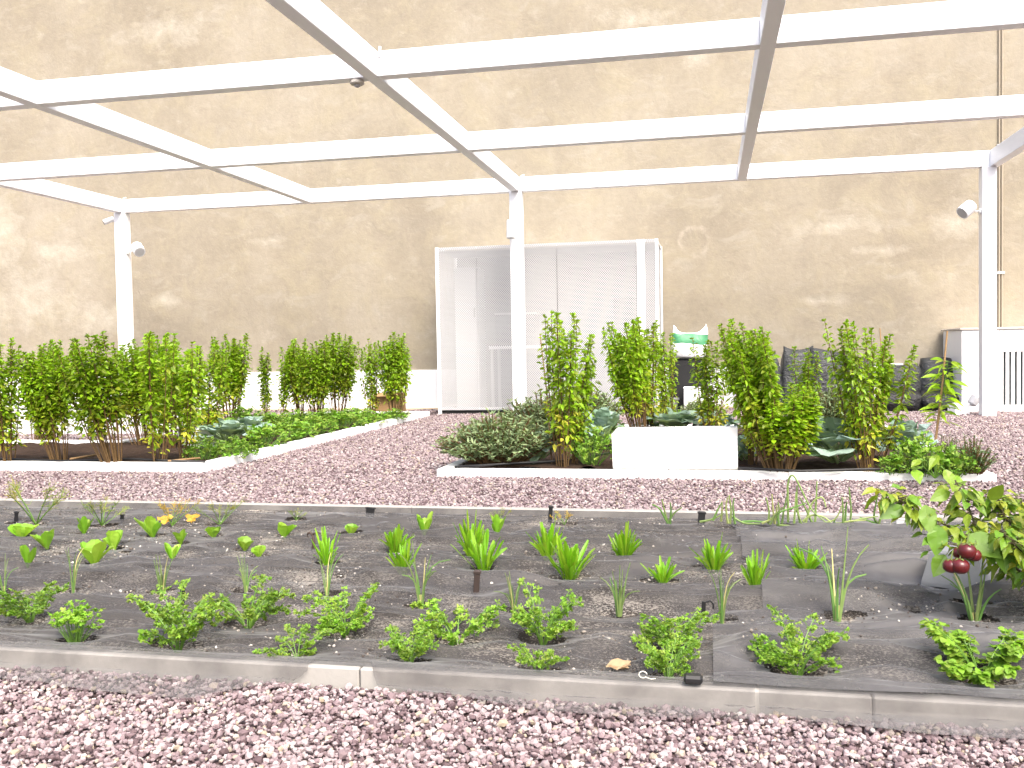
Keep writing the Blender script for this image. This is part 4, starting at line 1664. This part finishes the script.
def net_h(x, y):
    z = 0.032 + (0.75 * wrinkle(x, y) + folds(x, y)) * (1 - 0.94 * near_plants(x, y)) * np.clip((KB0 - y) / 0.45, 0.22, 1)
    tf = np.clip((y - KF1) / 0.10, 0, 1)
    tb = np.clip((KB0 - y) / 0.12, 0, 1)
    z = z * tf + (1 - tf) * 0.058
    # pulled low beside the rear edging, so that its inner face shows
    z = z * tb + (1 - tb) * 0.02
    z = z + 0.032 * np.clip((y - KB0 + 0.014) / 0.01, 0, 1)
    return z


def net_keep(x, y):
    k = np.ones(len(x), bool)
    nz = 0.5 + fbm(x * 14, y * 14, 2, 40)
    for hx, hy, r in HX:
        d = np.sqrt(((x - hx) / 1.35) ** 2 + (y - hy) ** 2)
        k &= d > r * nz
    return k


tag(link('weed_netting', grid_mesh('weed_netting', np.arange(BX0, 0.36, 0.0125), np.linspace(KF1 - 0.03, KB0, 330), net_h, M['fabric'], net_keep)),
    'dark grey translucent weed netting with holes, covering the left and middle of the front bed', 'netting', 'sheets of weed netting')
seam = at(760, 560, 0.05).x


def net_h2(x, y):
    return net_h(x, y) + 0.006 + 0.25 * wrinkle(x + 7.3, y + 2.1) * (1 - 0.95 * near_plants(x, y)) * np.clip((KB0 - y) / 0.45, 0.2, 1)


def net_keep2(x, y):
    k = net_keep(x, y)
    left = np.where(y > 2.9, seam - 0.02 - 0.05 * (y - 2.9), at(690, 640, 0.05).x + 0.12 * (y - 2.5))
    left = np.where((y > 2.75) & (y < 2.9), seam - 0.14, left)
    return k & (x > left)


tag(link('weed_netting', grid_mesh('weed_netting', np.arange(0.0, BX1, 0.0125), np.linspace(KF1 - 0.035, KB0 - 0.01, 330), net_h2, M['fabric_b'], net_keep2)),
    'second sheet of grey netting overlapping on the right part of the front bed', 'netting', 'sheets of weed netting')


# crumbs of soil and little stones lying on the netting, most of them round the planting holes
n_c = 5200
pick = NP.integers(0, len(HX), n_c)
cx_ = HX[pick, 0] + NP.normal(0, 0.10, n_c)
cy_ = HX[pick, 1] + NP.normal(0, 0.075, n_c)
loose = NP.uniform(0, 1, n_c) < 0.45
cx_ = np.where(loose, NP.uniform(-4.6, 2.2, n_c), cx_)
cy_ = np.where(loose, KF1 + 0.05 + (KB0 - KF1 - 0.1) * NP.uniform(0, 1, n_c), cy_)
ok_ = (cy_ > KF1 + 0.03) & (cy_ < KB0 - 0.06) & (cx_ < 2.5)
dens = fbm(cx_ * 1.6, cy_ * 2.4, 3, 71)
ok_ &= dens > 0.42
cx_, cy_ = cx_[ok_], cy_[ok_]
sz_ = np.clip(NP.normal(0.0028, 0.0014, len(cx_)), 0.0012, 0.008)
cz_ = np.where(cx_ > seam - 0.1, net_h2(cx_, cy_), net_h(cx_, cy_)) + sz_ * 0.5
V_, F_ = stones(np.stack([cx_, cy_, cz_], 1), sz_)
tag(link('soil_crumbs', np_mesh('soil_crumbs', V_, F_, mat_stones('crumbs', [(0, (0.05, 0.04, 0.034)), (0.45, (0.12, 0.10, 0.085)), (0.7, (0.3, 0.27, 0.235)), (1, (0.5, 0.47, 0.43))]))), kind='stuff')


# skirt that hangs over the edging to the gravel
def skirt(name, x0, x1, profile, label):
    xs_ = np.arange(x0, x1, 0.012)
    ts = np.linspace(0, 1, 26)
    X, Tt = np.meshgrid(xs_, ts)
    ext = np.interp(X, [q[0] for q in profile], [q[1] for q in profile])
    s_ = Tt * (0.045 + 0.05 + ext)
    wob = 0.010 * (fbm(X * 6, Tt * 3, 3, 51) - 0.4)
    Y_ = np.where(s_ < 0.05, KF1 + 0.003 - s_, np.where(s_ < 0.105, KF0 - 0.006 - 0.25 * (s_ - 0.05), KF0 - 0.02 - (s_ - 0.105)))
    Z_ = np.where(s_ < 0.05, 0.0615 + 0.15 * np.abs(wob), np.where(s_ < 0.09, 0.0615 - (s_ - 0.05), 0.026)) + 0.0 * X
    Z_ = np.where(s_ >= 0.09, 0.024 + np.abs(wob) * 1.6, Z_)
    Y_ = Y_ - np.where(s_ > 0.05, np.abs(wob) * 0.8, 0)
    V = np.stack([X, Y_, Z_], -1).reshape(-1, 3)
    nx = len(xs_)
    i, j = np.meshgrid(np.arange(nx - 1), np.arange(25))
    a_ = (j * nx + i).ravel()
    Fq = np.stack([a_, a_ + 1, a_ + nx + 1, a_ + nx], 1)
    o_ = link(name, np_mesh(name, V, Fq, M['fabric_c'], True))
    return tag(o_, label, 'netting', 'sheets of weed netting')


def gx(px, py=700):
    return at(px, py, 0.0).x


skirt('netting_flap', -2.6, gx(322, 680), [(-2.6, 0.13), (gx(0), 0.12), (gx(100), 0.16), (gx(200), 0.17), (gx(240), 0.08), (gx(290), -0.02), (gx(322), -0.09)],
      'see through netting flap hanging over the left edging onto the gravel')
skirt('netting_flap', gx(358, 680), gx(756, 700), [(gx(358), -0.09), (gx(372), 0.0), (gx(400), 0.03), (gx(470), 0.05), (gx(560), 0.11), (gx(690), 0.10), (gx(735), 0.09), (gx(756), 0.07)],
      'see through netting flap hanging over the middle of the edging onto the gravel')
skirt('netting_flap', gx(757, 700), 1.7, [(gx(757), 0.05), (gx(778), 0.04), (gx(800), 0.07), (gx(900), 0.10), (gx(1024), 0.10), (1.7, 0.1)],
      'see through netting flap over the right end of the front edging')


# ------------------------------------------------------------------ small things in the front bed
def peg(px, py, h_px, w_px, label, mat=None, hook=False, rz=0.0, tiltx=0.0):
    p_ = at(px, py, 0.035)
    s_ = mpp(p_)
    r = link('fixing_peg', None) if False else None
    b_ = MB()
    w2 = w_px * s_ / 2
    b_.box((-w2, -0.004, -0.03), (w2, 0.004, h_px * s_), 0.002)
    if hook:
        b_.tube([(w2 * 0.5, 0, h_px * s_ - 0.004), (w2 + 0.012, 0, h_px * s_ + 0.003), (w2 + 0.022, 0, h_px * s_ - 0.006), (w2 + 0.023, 0, h_px * s_ - 0.02)], 0.003, None, 6)
    else:
        b_.box((-w2 * 1.25, -0.006, h_px * s_ * 0.82), (w2 * 1.25, 0.006, h_px * s_ * 0.96), 0.002)
    o_ = b_.build('fixing_peg', mat or M['black'])
    o_.location = (p_.x, min(p_.y, KB0 - 0.03), 0.03)
    o_.rotation_euler = (tiltx, 0.08, rz)
    return tag(o_, label, 'peg', 'black pegs in the netted bed')


peg(182, 603, 21, 5, 'flat black upright tag above the large celery plant')
peg(476, 592, 24, 6, 'dark brown peg under the broad leafy green', plain('dark_brown', (0.03, 0.018, 0.014), 0.6))
peg(550, 520, 16, 4, 'black peg against the back edging in the middle of the bed')
peg(701, 524, 14, 7, 'black peg against the back edging near the netting seam')
peg(370, 515, 9, 9, 'short black peg at the back edging left of the middle')
peg(16, 522, 12, 4, 'black peg at the back edging near the left edge')
peg(703, 614, 15, 4, 'small black hooked peg beside a spring onion', None, True)
peg(122, 521, 8, 4, 'short black peg at the back edging between two feathery herbs')
peg(900, 526, 9, 8, 'short grey peg at the back edging under the fruiting branch', M['grey_metal'])

p = at(313, 548, 0.035)
b = MB()
b.tube([(0, 0, -0.02), (0.004, 0, 0.02), (0.0, 0, 0.045), (-0.012, 0, 0.055), (-0.022, 0, 0.05), (-0.026, 0, 0.04)], 0.007, 0.004, 7)
b.tube([(0, 0, 0.047), (0.02, 0, 0.056), (0.034, 0.005, 0.052)], 0.005, 0.003, 6)
o_ = b.build('dry_stick', plain('bark', (0.07, 0.05, 0.04), 0.8, 0.2, 0.4, 30), None, True)
o_.location = (p.x, p.y, 0.04)
o_.scale = (1, 1, 1.1)
tag(o_, 'bent dark dry stick poking out of the netting', 'stick')

RNG.seed(5)
b = MB()
for k in range(3):
    b.leaf((0.006 * k, 0, 0.002 + 0.004 * k), rdir(0.3 * k, 0.12), (0.1 * k, -0.3, 1), 0.06, 0.036, U(0, 1), (0.1, 0.8, 1, 0.7, 0.1), 0.5 - 0.4 * k, 0.12, 0.3)
p = at(606, 664, 0.05)
o_ = b.build('dry_leaf', M['dead'], None, True)
o_.location = (p.x, p.y, float(net_h(np.array([p.x]), np.array([p.y]))[0]) + 0.006)
tag(o_, 'curled tan dry leaf lying on the netting near the front edging', 'leaf')

for (px, py, lab) in [(165, 524, 'orange withered leaf on the netting, left one beside the yellow herb'), (192, 522, 'orange withered leaf on the netting, right one beside the yellow herb')]:
    b = MB()
    for k in range(4):
        b.lobed((0.006 * k, 0, 0.012), rdir(U(-0.6, 0.6) + (3.14 if k % 2 else 0), 0.3), (U(-.4, .4), -0.6, 1), U(0.03, 0.05), U(0.6, 1), 3)
    p = at(px, py, 0.04)
    o_ = b.build('withered_leaf', leaf_mat('orange_leaf', (0.60, 0.36, 0.05), (0.66, 0.42, 0.08), (0.5, 0.27, 0.04), 0.6, 0.2, 0.3))
    o_.location = (p.x, p.y, 0.05)
    tag(o_, lab, 'leaf', 'withered leaves by the yellow herb')

# black clip and knot on the front edging
p = at(693, 690, 0.06)
b = MB()
b.box((-0.022, -0.012, 0), (0.022, 0.02, 0.02), 0.006)
o_ = b.build('netting_clip', M['black'])
o_.location = (p.x, KF0 + 0.002, 0.064)
tag(o_, 'small black clip holding netting on the front edging', 'clip')
p = at(642, 685, 0.06)
b = MB()
pts = [(math.cos(a_) * 0.016, 0, 0.012 + math.sin(a_) * 0.011) for a_ in np.linspace(0.2, 5.6, 14)]
pts = [(x_ * 0.6, y_, z_ * 0.7) for x_, y_, z_ in pts]
b.tube(pts, 0.0014, None, 6)
b.tube([(0.007, 0, 0.002), (0.02, -0.006, 0.001), (0.03, -0.004, 0.002)], 0.0013, 0.001, 6)
o_ = b.build('string_knot', plain('pale_string', (0.6, 0.57, 0.5), 0.8))
o_.location = (p.x, KF0 + 0.02, 0.064)
tag(o_, 'pale loop of string on the front edging left of the black clip', 'string')

# ------------------------------------------------------------------ grey block and fruiting bush at right
p = at(962, 590, 0.045)
s = mpp(p)
root = empty('grey_block', (p.x, p.y + 0.06, 0.05), math.radians(-24))
tag(root, 'grey tapered concrete block on the netting under the red fruits', 'block')
wb, wt_, hb = 0.095, 0.072, 0.115
b = MB()
rings = [(wb, 0.0), (wb, 0.012), (wt_, hb - 0.006), (wt_ - 0.006, hb)]
vs = [(x * w_, y * w_, z) for w_, z in rings for x, y in ((-1, -0.8), (1, -0.8), (1, 0.8), (-1, 0.8))]
fs = [(3, 2, 1, 0)] + [(4 * i + j, 4 * i + (j + 1) % 4, 4 * i + 4 + (j + 1) % 4, 4 * i + 4 + j) for i in range(3) for j in range(4)] + [(12, 13, 14, 15)]
b.add(vs, fs)
b.build('block_body', M['concrete'], root)

BD = 2.95


def bp(px, py, dy=0.0):
    return at_y(px, py, BD + dy)


base = Vector((1.42, BD + 0.02, 0.03))
root = empty('fruiting_bush', base)
tag(root, 'leafy bush with dark red round fruits leaning in from the right', 'bush')
RNG.seed(77)
branches = [
    [bp(1110, 640), bp(1060, 600), bp(1020, 572), bp(985, 545), bp(940, 522), bp(905, 503), bp(880, 489)],
    [bp(1060, 600), bp(1030, 560, .05), bp(1010, 530, .08), bp(1000, 505, .1), bp(990, 490, .1)],
    [bp(1020, 572), bp(1000, 552, -.06), bp(975, 545, -.08), bp(958, 548, -.08)],
    [bp(1085, 620), bp(1050, 560, .15), bp(1030, 520, .2), bp(1015, 495, .22)],
    [bp(985, 545), bp(975, 525, .04), bp(968, 505, .06), bp(955, 480, .06)],
    [bp(1060, 600), bp(1045, 575, -.1), bp(1020, 550, -.12), bp(1000, 530, -.14)],
    [bp(940, 522), bp(935, 535, -.03), bp(938, 548, -.04)],
    [bp(1085, 620), bp(1075, 560, -.05), bp(1060, 510, -.05), bp(1050, 480, -.05)],
]
st, fo = MB(), MB()
st.tube([Vector((0, 0, -0.02)), Vector((0.0, 0, 0.1)), branches[0][0] - base], 0.012, 0.009, 7)
for bi, br in enumerate(branches):
    br = [q - base for q in br]
    st.tube(br, 0.0065 if bi in (0,) else 0.004, 0.0022, 6)
    n_l = {0: 130, 1: 160, 2: 50, 3: 170, 4: 80, 5: 130, 6: 8, 7: 120}[bi]
    for k in range(n_l):
        t = U(0.12 if bi else 0.3, 1.0) * (len(br) - 1)
        i = min(int(t), len(br) - 2)
        c = br[i].lerp(br[i + 1], t - i)
        d = rdir(U(0, 6.283), U(-0.7, 0.5))
        pet = c + d * U(0.015, 0.04)
        st.tube([c, pet], 0.0015, 0.001, 4)
        L = U(0.026, 0.056)
        fo.leaf(pet, (d + Vector((0, 0, U(-0.5, 0.1)))).normalized(), ZUP + Vector((U(-.7, .7), U(-1, .3), 0)), L, L * U(0.48, 0.64),
                U(0, 0.4) if U(0, 1) < 0.8 else U(0.4, 0.8), (0.1, 0.75, 1.0, 0.82, 0.45, 0.03), 0.25, U(0.1, 0.6), 0.3)
# a few big leaves placed as they hang
for (px, py, tx, ty, L, W, dy) in [(938, 525, 935, 562, .085, .06, -.05), (905, 507, 882, 515, .09, .042, -.01), (925, 505, 930, 530, .08, .055, -.03),
                                  (968, 535, 990, 548, .10, .075, -.1), (1000, 545, 1010, 590, .075, .05, -.1), (945, 555, 930, 580, .07, .052, -.07),
                                  (950, 492, 925, 500, .07, .04, .03), (990, 500, 1005, 480, .07, .04, 0), (955, 548, 968, 572, .075, .03, -.1), (965, 600, 1020, 598, .1, .03, 0)]:
    a_, c_ = bp(px, py, dy) - base, bp(tx, ty, dy - 0.03) - base
    if px in (965, 955):
        continue
    fo.leaf(a_, c_ - a_, (0.1, -1, 0.5), L, W, U(0.0, 0.3), (0.12, 0.78, 1.0, 0.85, 0.5, 0.04), 0.15, 0.1, 0.1)
st.build('branches', plain('dark_stem', (0.07, 0.06, 0.03), 0.6, 0.3, 0.4, 30), root)
fo.build('foliage', M['bush'], root)
m_fruit = plain('red_fruit', (0.085, 0.008, 0.010), 0.28, 0.5, 0.7, 25)
m_cal = plain('calyx', (0.12, 0.16, 0.04), 0.6)
for (px, py, r, dy) in [(967, 551, .026, -.17), (960, 553, .021, -.13), (951, 566, .023, -.17), (960, 566, .026, -.18), (974, 555, .021, -.15)]:
    c = bp(px, py, dy) - base
    b = MB()
    prof = []
    for k in range(11):
        a_ = math.pi * k / 10
        prof.append((-math.cos(a_) * r * 0.82, max(0.002, math.sin(a_) * r * (1 + 0.05 * math.sin(3 * a_)))))
    b.lathe(c, prof, (0.1, -0.1, 1), 18)
    f_ = b.build('fruit', m_fruit, root, True)
    b = MB()
    for k in range(5):
        b.leaf(c + Vector((0, 0, r * 0.80)), rdir(k * 1.256, 0.1), ZUP, r * 0.75, r * 0.35, 0.2, (0.5, 0.9, 0.7, 0.05), 0.1, 0.25)
    b.tube([c + Vector((0, 0, r * 0.8)), c + Vector((0.006, 0.004, r * 1.9))], 0.0022, 0.0018, 5)
    b.build('calyx', m_cal, f_)

# ------------------------------------------------------------------ rear beds: tall shrubs
G1, G2 = 'tall shrubs in the rear left bed', 'tall shrubs in the rear right bed'
# (key, base px, base py, top px, top py, width px, label, group)
SHRUBS = [
    ('shrub_yellow0', 8, 464, 2, 338, 46, 'tall shrub with yellow lower leaves cut by the left edge of the photo', G1),
    ('shrub_green0', 58, 463, 34, 344, 50, 'tall shrub leaning left, second from the left edge', G1),
    ('shrub_green1', 40, 442, 62, 340, 46, 'tall dark shrub behind the second and third front shrubs from the left', G1),
    ('shrub_green2', 112, 465, 84, 334, 62, 'tall shrub on many bare slanting stems, leaning left', G1),
    ('shrub_green3', 140, 445, 118, 340, 50, 'dark tall shrub behind, directly left of the left pergola post', G1),
    ('shrub_yellow1', 158, 464, 160, 334, 62, 'broad tall shrub with yellow green flank in front of the left pergola post', G1),
    ('shrub_green4', 172, 448, 168, 334, 50, 'tall shrub behind the broad one, right of the left pergola post', G1),
    ('shrub_yellow2', 185, 460, 192, 342, 46, 'tall yellowing shrub with straw coloured stems by the half hidden white block', G1),
    ('shrub_yellow3', 206, 444, 212, 344, 42, 'tall yellowing shrub just right of the straw coloured stems', G1),
    ('shrub_green0', 232, 424, 234, 334, 38, 'slim dark tall shrub beside a gap where the white plinth shows', G1),
    ('shrub_thin0', 264, 420, 262, 348, 26, 'thin sparse shrub standing alone before the white plinth', G1),
    ('shrub_thin1', 282, 419, 288, 352, 26, 'thin bare stemmed shrub left of the dark rear group', G1),
    ('shrub_green1', 300, 418, 298, 340, 46, 'dark bushy shrub, left one of the rear group of two', G1),
    ('shrub_green2', 338, 418, 340, 334, 56, 'dark bushy shrub, right one of the rear group of two', G1),
    ('shrub_green4', 318, 421, 318, 342, 42, 'dark bushy shrub squeezed between the rear group', G1),
    ('shrub_yellow2', 372, 419, 368, 340, 26, 'narrow yellow shrub in front of the cardboard box', G1),
    ('shrub_green3', 396, 419, 394, 333, 34, 'narrow tall shrub at the end of the left bed', G1),
    ('shrub_yellow0', 563, 466, 560, 313, 50, 'tall yellow leaved shrub left of the white block, with a bare cane', G2),
    ('shrub_thin1', 575, 464, 598, 335, 26, 'thin yellow side shrub leaning right next to the bare cane shrub', G2),
    ('shrub_green2', 640, 440, 622, 320, 44, 'bright tall shrub behind the white block, left half', G2),
    ('shrub_yellow3', 646, 436, 642, 318, 46, 'bright tall shrub behind the white block, right half', G2),
    ('shrub_yellow1', 668, 428, 664, 334, 28, 'narrow yellow shrub left of the white sack with green print', G2),
    ('shrub_yellow2', 712, 440, 710, 338, 40, 'pale yellow shrub right of the white sack with green print', G2),
    ('shrub_green3', 776, 472, 744, 314, 58, 'largest tall shrub, leaning left, right of the white block', G2),
    ('shrub_yellow1', 752, 466, 758, 332, 34, 'tall yellow green shrub behind the largest one', G2),
    ('shrub_thin2', 806, 445, 804, 347, 28, 'thin yellow shrub in front of the grey bags', G2),
    ('shrub_yellow2', 866, 472, 846, 316, 48, 'many stemmed tall shrub, its left half with the highest tip', G2),
    ('shrub_yellow3', 872, 470, 892, 334, 50, 'many stemmed tall shrub, its right half beside the dark grey bags', G2),
]
RNG.seed(31)
for (key, bx, by, tx, ty, wpx, label, grp) in SHRUBS:
    p = at(bx, by, 0.05)
    s = mpp(p)
    p.z = 0.045
    H_ = (by - ty) * s * 1.0
    lean = (tx - bx) * s / H_
    wide = wpx * s
    nat = nat_size(key)[0]
    put('tall_shrub', key, p, min(max(wide * 0.86 / nat, H_ * 0.5), H_ * 1.3), H_, RNG.uniform(0, 6.28), label, 'shrub', grp, (RNG.uniform(-.03, .03), math.atan(lean)))
# low leafy shoots of the largest shrub
p = at(782, 472, 0.05)
s = mpp(p)
put('low_shrub', 'shrub_green4', (p.x, p.y, 0.04), 62 * s / nat_size('shrub_green4')[0], 90 * s, 1.0, 'short dense green shrub at the foot of the largest tall shrub', 'shrub', None)

# staked plant with cane
p = at(936, 440, 0.05)
top = at_y(947, 331, p.y)
root = empty('staked_plant', p)
tag(root, 'slim plant with whorls of long leaves tied to a cane near the right post', 'plant')
RNG.seed(55)
st, fo = MB(), MB()
tp = top - Vector(p)
pl = [Vector((0, 0, 0)), tp * 0.4 + Vector((0.015, 0, 0)), tp * 0.72 + Vector((0.03, 0, 0))]
st.tube(pl, 0.006, 0.003, 6)
for k in range(16):
    t = 0.22 + 0.78 * k / 15
    c = pl[0].lerp(pl[1], t * 2) if t < 0.5 else pl[1].lerp(pl[2], t * 2 - 1)
    for j in range(5):
        d = rdir(k * 1.1 + j * 1.256, U(-0.2, 0.4))
        st.tube([c, c + d * 0.05], 0.002, 0.001, 4)
        fo.leaf(c + d * U(0.01, 0.05), d, ZUP + Vector((U(-.9, .9), U(-1.2, .4), 0)), U(0.10, 0.17), U(0.03, 0.042), U(0, 0.2), (0.1, 0.75, 1, 0.7, 0.05), 0.3, U(0.1, 0.5))
st.build('stem', M['stem_green'], root)
fo.build('foliage', M['basil'], root)
b = MB()
b.tube([Vector((-0.01, -0.012, -0.05)), tp * 0.5 + Vector((0, -0.02, 0)), tp + Vector((0, -0.01, 0))], 0.010, 0.007, 7)
o_ = b.build('bamboo_cane', M['cane'])
o_.location = p
tag(o_, 'brown cane propping the slim whorled plant near the right post', 'cane', 'canes in the rear right bed')
for (bx, by, tx, ty, lab) in [(552, 462, 540, 334, 'thin bare brown cane left of the tall yellow shrub'), (884, 455, 880, 328, 'thin cane standing inside the many stemmed shrub')]:
    p = at(bx, by, 0.05)
    q = at_y(tx, ty, p.y) - p
    b = MB()
    b.tube([Vector((0, 0, -0.05)), q * 0.5 + Vector((0.01, 0, 0)), q], 0.006, 0.004, 6)
    o_ = b.build('bamboo_cane', M['cane'])
    o_.location = p
    tag(o_, lab, 'cane', 'canes in the rear right bed')

# ------------------------------------------------------------------ rear beds: low plants
LOW = [
    ('grey_herb', 'sage0', 498, 464, 94, 46, 'largest grey green herb mound at the front left corner of the right bed', 'herb'),
    ('grey_herb', 'sage1', 545, 440, 80, 44, 'grey green herb mound behind the corner one', 'herb'),
    ('grey_herb', 'sage0', 588, 425, 60, 34, 'grey green herb mound behind the tall yellow leaved shrub', 'herb'),
    ('grey_herb', 'sage1', 832, 432, 60, 44, 'grey green herb mound in front of the crinkled grey bag', 'herb'),
    ('grey_herb', 'sage0', 700, 418, 36, 18, 'small grey herb mound before the small white box', 'herb'),
    ('rosemary', 'rosemary', 972, 474, 44, 36, 'dark needle leaved bush at the right end of the right bed', 'herb'),
    ('rosemary', 'rosemary', 948, 470, 26, 34, 'small dark needle leaved sprig left of the needle leaved bush', 'herb'),
    ('cabbage', 'cabbage0', 838, 468, 86, 46, 'big blue green cabbage in front of the grey green mound', 'cabbage'),
    ('cabbage', 'cabbage1', 806, 452, 56, 36, 'bluish cabbage tucked behind the big one', 'cabbage'),
    ('cabbage', 'cabbage2', 604, 448, 46, 40, 'cabbage between the tall yellow shrub and the white block', 'cabbage'),
    ('cabbage', 'cabbage0', 676, 436, 60, 26, 'purple grey cabbage seen just over the white block', 'cabbage'),
    ('cabbage', 'cabbage1', 718, 436, 46, 24, 'small cabbage over the right end of the white block', 'cabbage'),
    ('cabbage', 'cabbage2', 905, 462, 56, 42, 'cabbage right of the many stemmed shrub', 'cabbage'),
    ('cabbage', 'cabbage1', 541, 462, 34, 30, 'small dark cabbage right of the corner herb mound', 'cabbage'),
    ('cabbage', 'cabbage2', 744, 462, 40, 26, 'pale cabbage under the largest tall shrub', 'cabbage'),
    ('cabbage', 'cabbage0', 226, 446, 50, 26, 'blue green cabbage at the left of the low herbs', 'cabbage'),
    ('cabbage', 'cabbage1', 250, 440, 40, 24, 'pale cabbage among the low herbs of the left bed', 'cabbage'),
    ('low_herb', 'herb0', 592, 464, 46, 40, 'leafy herb left of the white block', 'herb'),
    ('low_herb', 'herb1', 600, 436, 50, 26, 'leafy herb behind the one left of the white block', 'herb'),
    ('low_herb', 'herb2', 665, 424, 40, 20, 'bright herb beyond the white block', 'herb'),
    ('low_herb', 'herb0', 925, 474, 60, 40, 'bright herb between the cabbage and the needle leaved bush', 'herb'),
    ('low_herb', 'herb1', 952, 476, 44, 30, 'bright herb at the foot of the needle leaved bush', 'herb'),
    ('low_herb', 'herb2', 895, 474, 34, 22, 'yellow green herb at the foot of the many stemmed shrub', 'herb'),
    ('low_herb', 'herb0', 205, 460, 34, 24, 'low herb below the half hidden white block', 'herb'),
    ('low_herb', 'herb1', 236, 458, 40, 22, 'low herb by the near corner of the left bed', 'herb'),
    ('low_herb', 'herb2', 262, 448, 48, 24, 'low herb second from the near corner of the left bed', 'herb'),
    ('low_herb', 'herb0', 288, 441, 48, 22, 'low herb third from the near corner along the white edging', 'herb'),
    ('low_herb', 'herb1', 315, 435, 46, 20, 'low herb fourth from the near corner along the white edging', 'herb'),
    ('low_herb', 'herb2', 342, 429, 44, 18, 'low herb fifth from the near corner along the white edging', 'herb'),
    ('low_herb', 'herb0', 368, 424, 40, 15, 'low herb sixth from the near corner along the white edging', 'herb'),
    ('low_herb', 'herb1', 392, 420, 34, 12, 'low herb at the far end of the left edging', 'herb'),
    ('low_herb', 'herb2', 268, 432, 46, 20, 'low herb behind the second one from the near corner', 'herb'),
    ('low_herb', 'herb0', 296, 428, 46, 18, 'low herb behind the third one from the near corner', 'herb'),
    ('low_herb', 'herb1', 324, 424, 44, 16, 'low herb under the dark rear shrubs', 'herb'),
    ('low_herb', 'herb2', 352, 421, 40, 14, 'low herb in front of the cardboard box', 'herb'),
    ('low_herb', 'herb2', 244, 424, 40, 18, 'low herb under the slim dark tall shrub', 'herb'),
    ('low_herb', 'herb1', 212, 430, 36, 18, 'low herb behind the half hidden white block', 'herb'),
]
NATW = {'sage': 0.62, 'rosemary': 0.36, 'cabbage': 0.56, 'herb': 0.36}
NATH = {'sage': 0.32, 'rosemary': 0.33, 'cabbage': 0.27, 'herb': 0.16}
RNG.seed(61)
for (nm, key, px, py, wpx, hpx, label, cat) in LOW:
    p = at(px, py, 0.05)
    s = mpp(p)
    kk = key.rstrip('0123456789')
    put(nm, key, (p.x, p.y, 0.04), wpx * s / nat_size(key)[0], hpx * s / nat_size(key)[1], RNG.uniform(0, 6.28), label, cat,
        {'grey_herb': 'grey herb mounds', 'rosemary': 'needle leaved bushes', 'cabbage': 'cabbages in the rear beds', 'low_herb': 'low herbs in the rear beds'}[nm])

# broad leaf plant trailing over the right edging
p = at(935, 478, 0.06)
root = empty('trailing_plant', p)
tag(root, 'trailing plant with broad pale leaves hanging over the right bed edging', 'plant')
RNG.seed(91)
st, fo = MB(), MB()
for (px, py, tx, ty, L, W) in [(938, 455, 925, 474, .11, .055), (945, 470, 955, 488, .12, .065), (935, 452, 950, 440, .08, .05), (920, 460, 905, 470, .08, .05),
                              (950, 478, 970, 486, .1, .07), (915, 470, 920, 482, .1, .07)]:
    a_ = at_y(px, py, p.y - 0.05) - p
    c_ = at_y(tx, ty, p.y - 0.12) - p
    st.tube([Vector((0, 0, 0)), a_ * 0.6 + Vector((0, 0, 0.04)), a_], 0.005, 0.003, 5)
    fo.leaf(a_, c_ - a_, (0, -0.6, 1), L, W, 0.2, (0.3, 0.9, 1, 0.75, 0.35, 0.05), 0.2, 0.1, 0.15)
st.build('stems', M['stem_green'], root)
fo.build('foliage', M['bush'], root)


# irrigation hoses and sticks on the soil
def hose(pts, label, r=0.009, mat=None, name='irrigation_hose', cat='hose', grp='drip hoses on the bed soil'):
    b_ = MB()
    q = [at(px, py, 0.08) for px, py in pts]
    o0 = q[0].copy()
    b_.tube([v - o0 for v in q], r, None, 6)
    o1 = b_.build(name, mat or M['black'], None, True)
    o1.location = o0
    tag(o1, label, cat, grp)


hose([(455, 467), (520, 463), (560, 461), (610, 453)], 'black drip hose across the front of the right bed, left of the white block')
hose([(738, 468), (800, 471), (870, 469), (950, 471)], 'black drip hose across the front of the right bed, right of the white block')
hose([(-20, 458), (60, 461), (130, 459), (205, 462)], 'black drip hose along the front of the left bed')
hose([(70, 459), (95, 455)], 'dry brown stick on the soil of the left bed', 0.008, M['cane'], 'fallen_stick', 'stick', 'dry sticks on the soil of the left bed')
hose([(168, 461), (200, 458)], 'dry brown stick on the soil near the straw coloured stems', 0.008, M['cane'], 'fallen_stick', 'stick', 'dry sticks on the soil of the left bed')
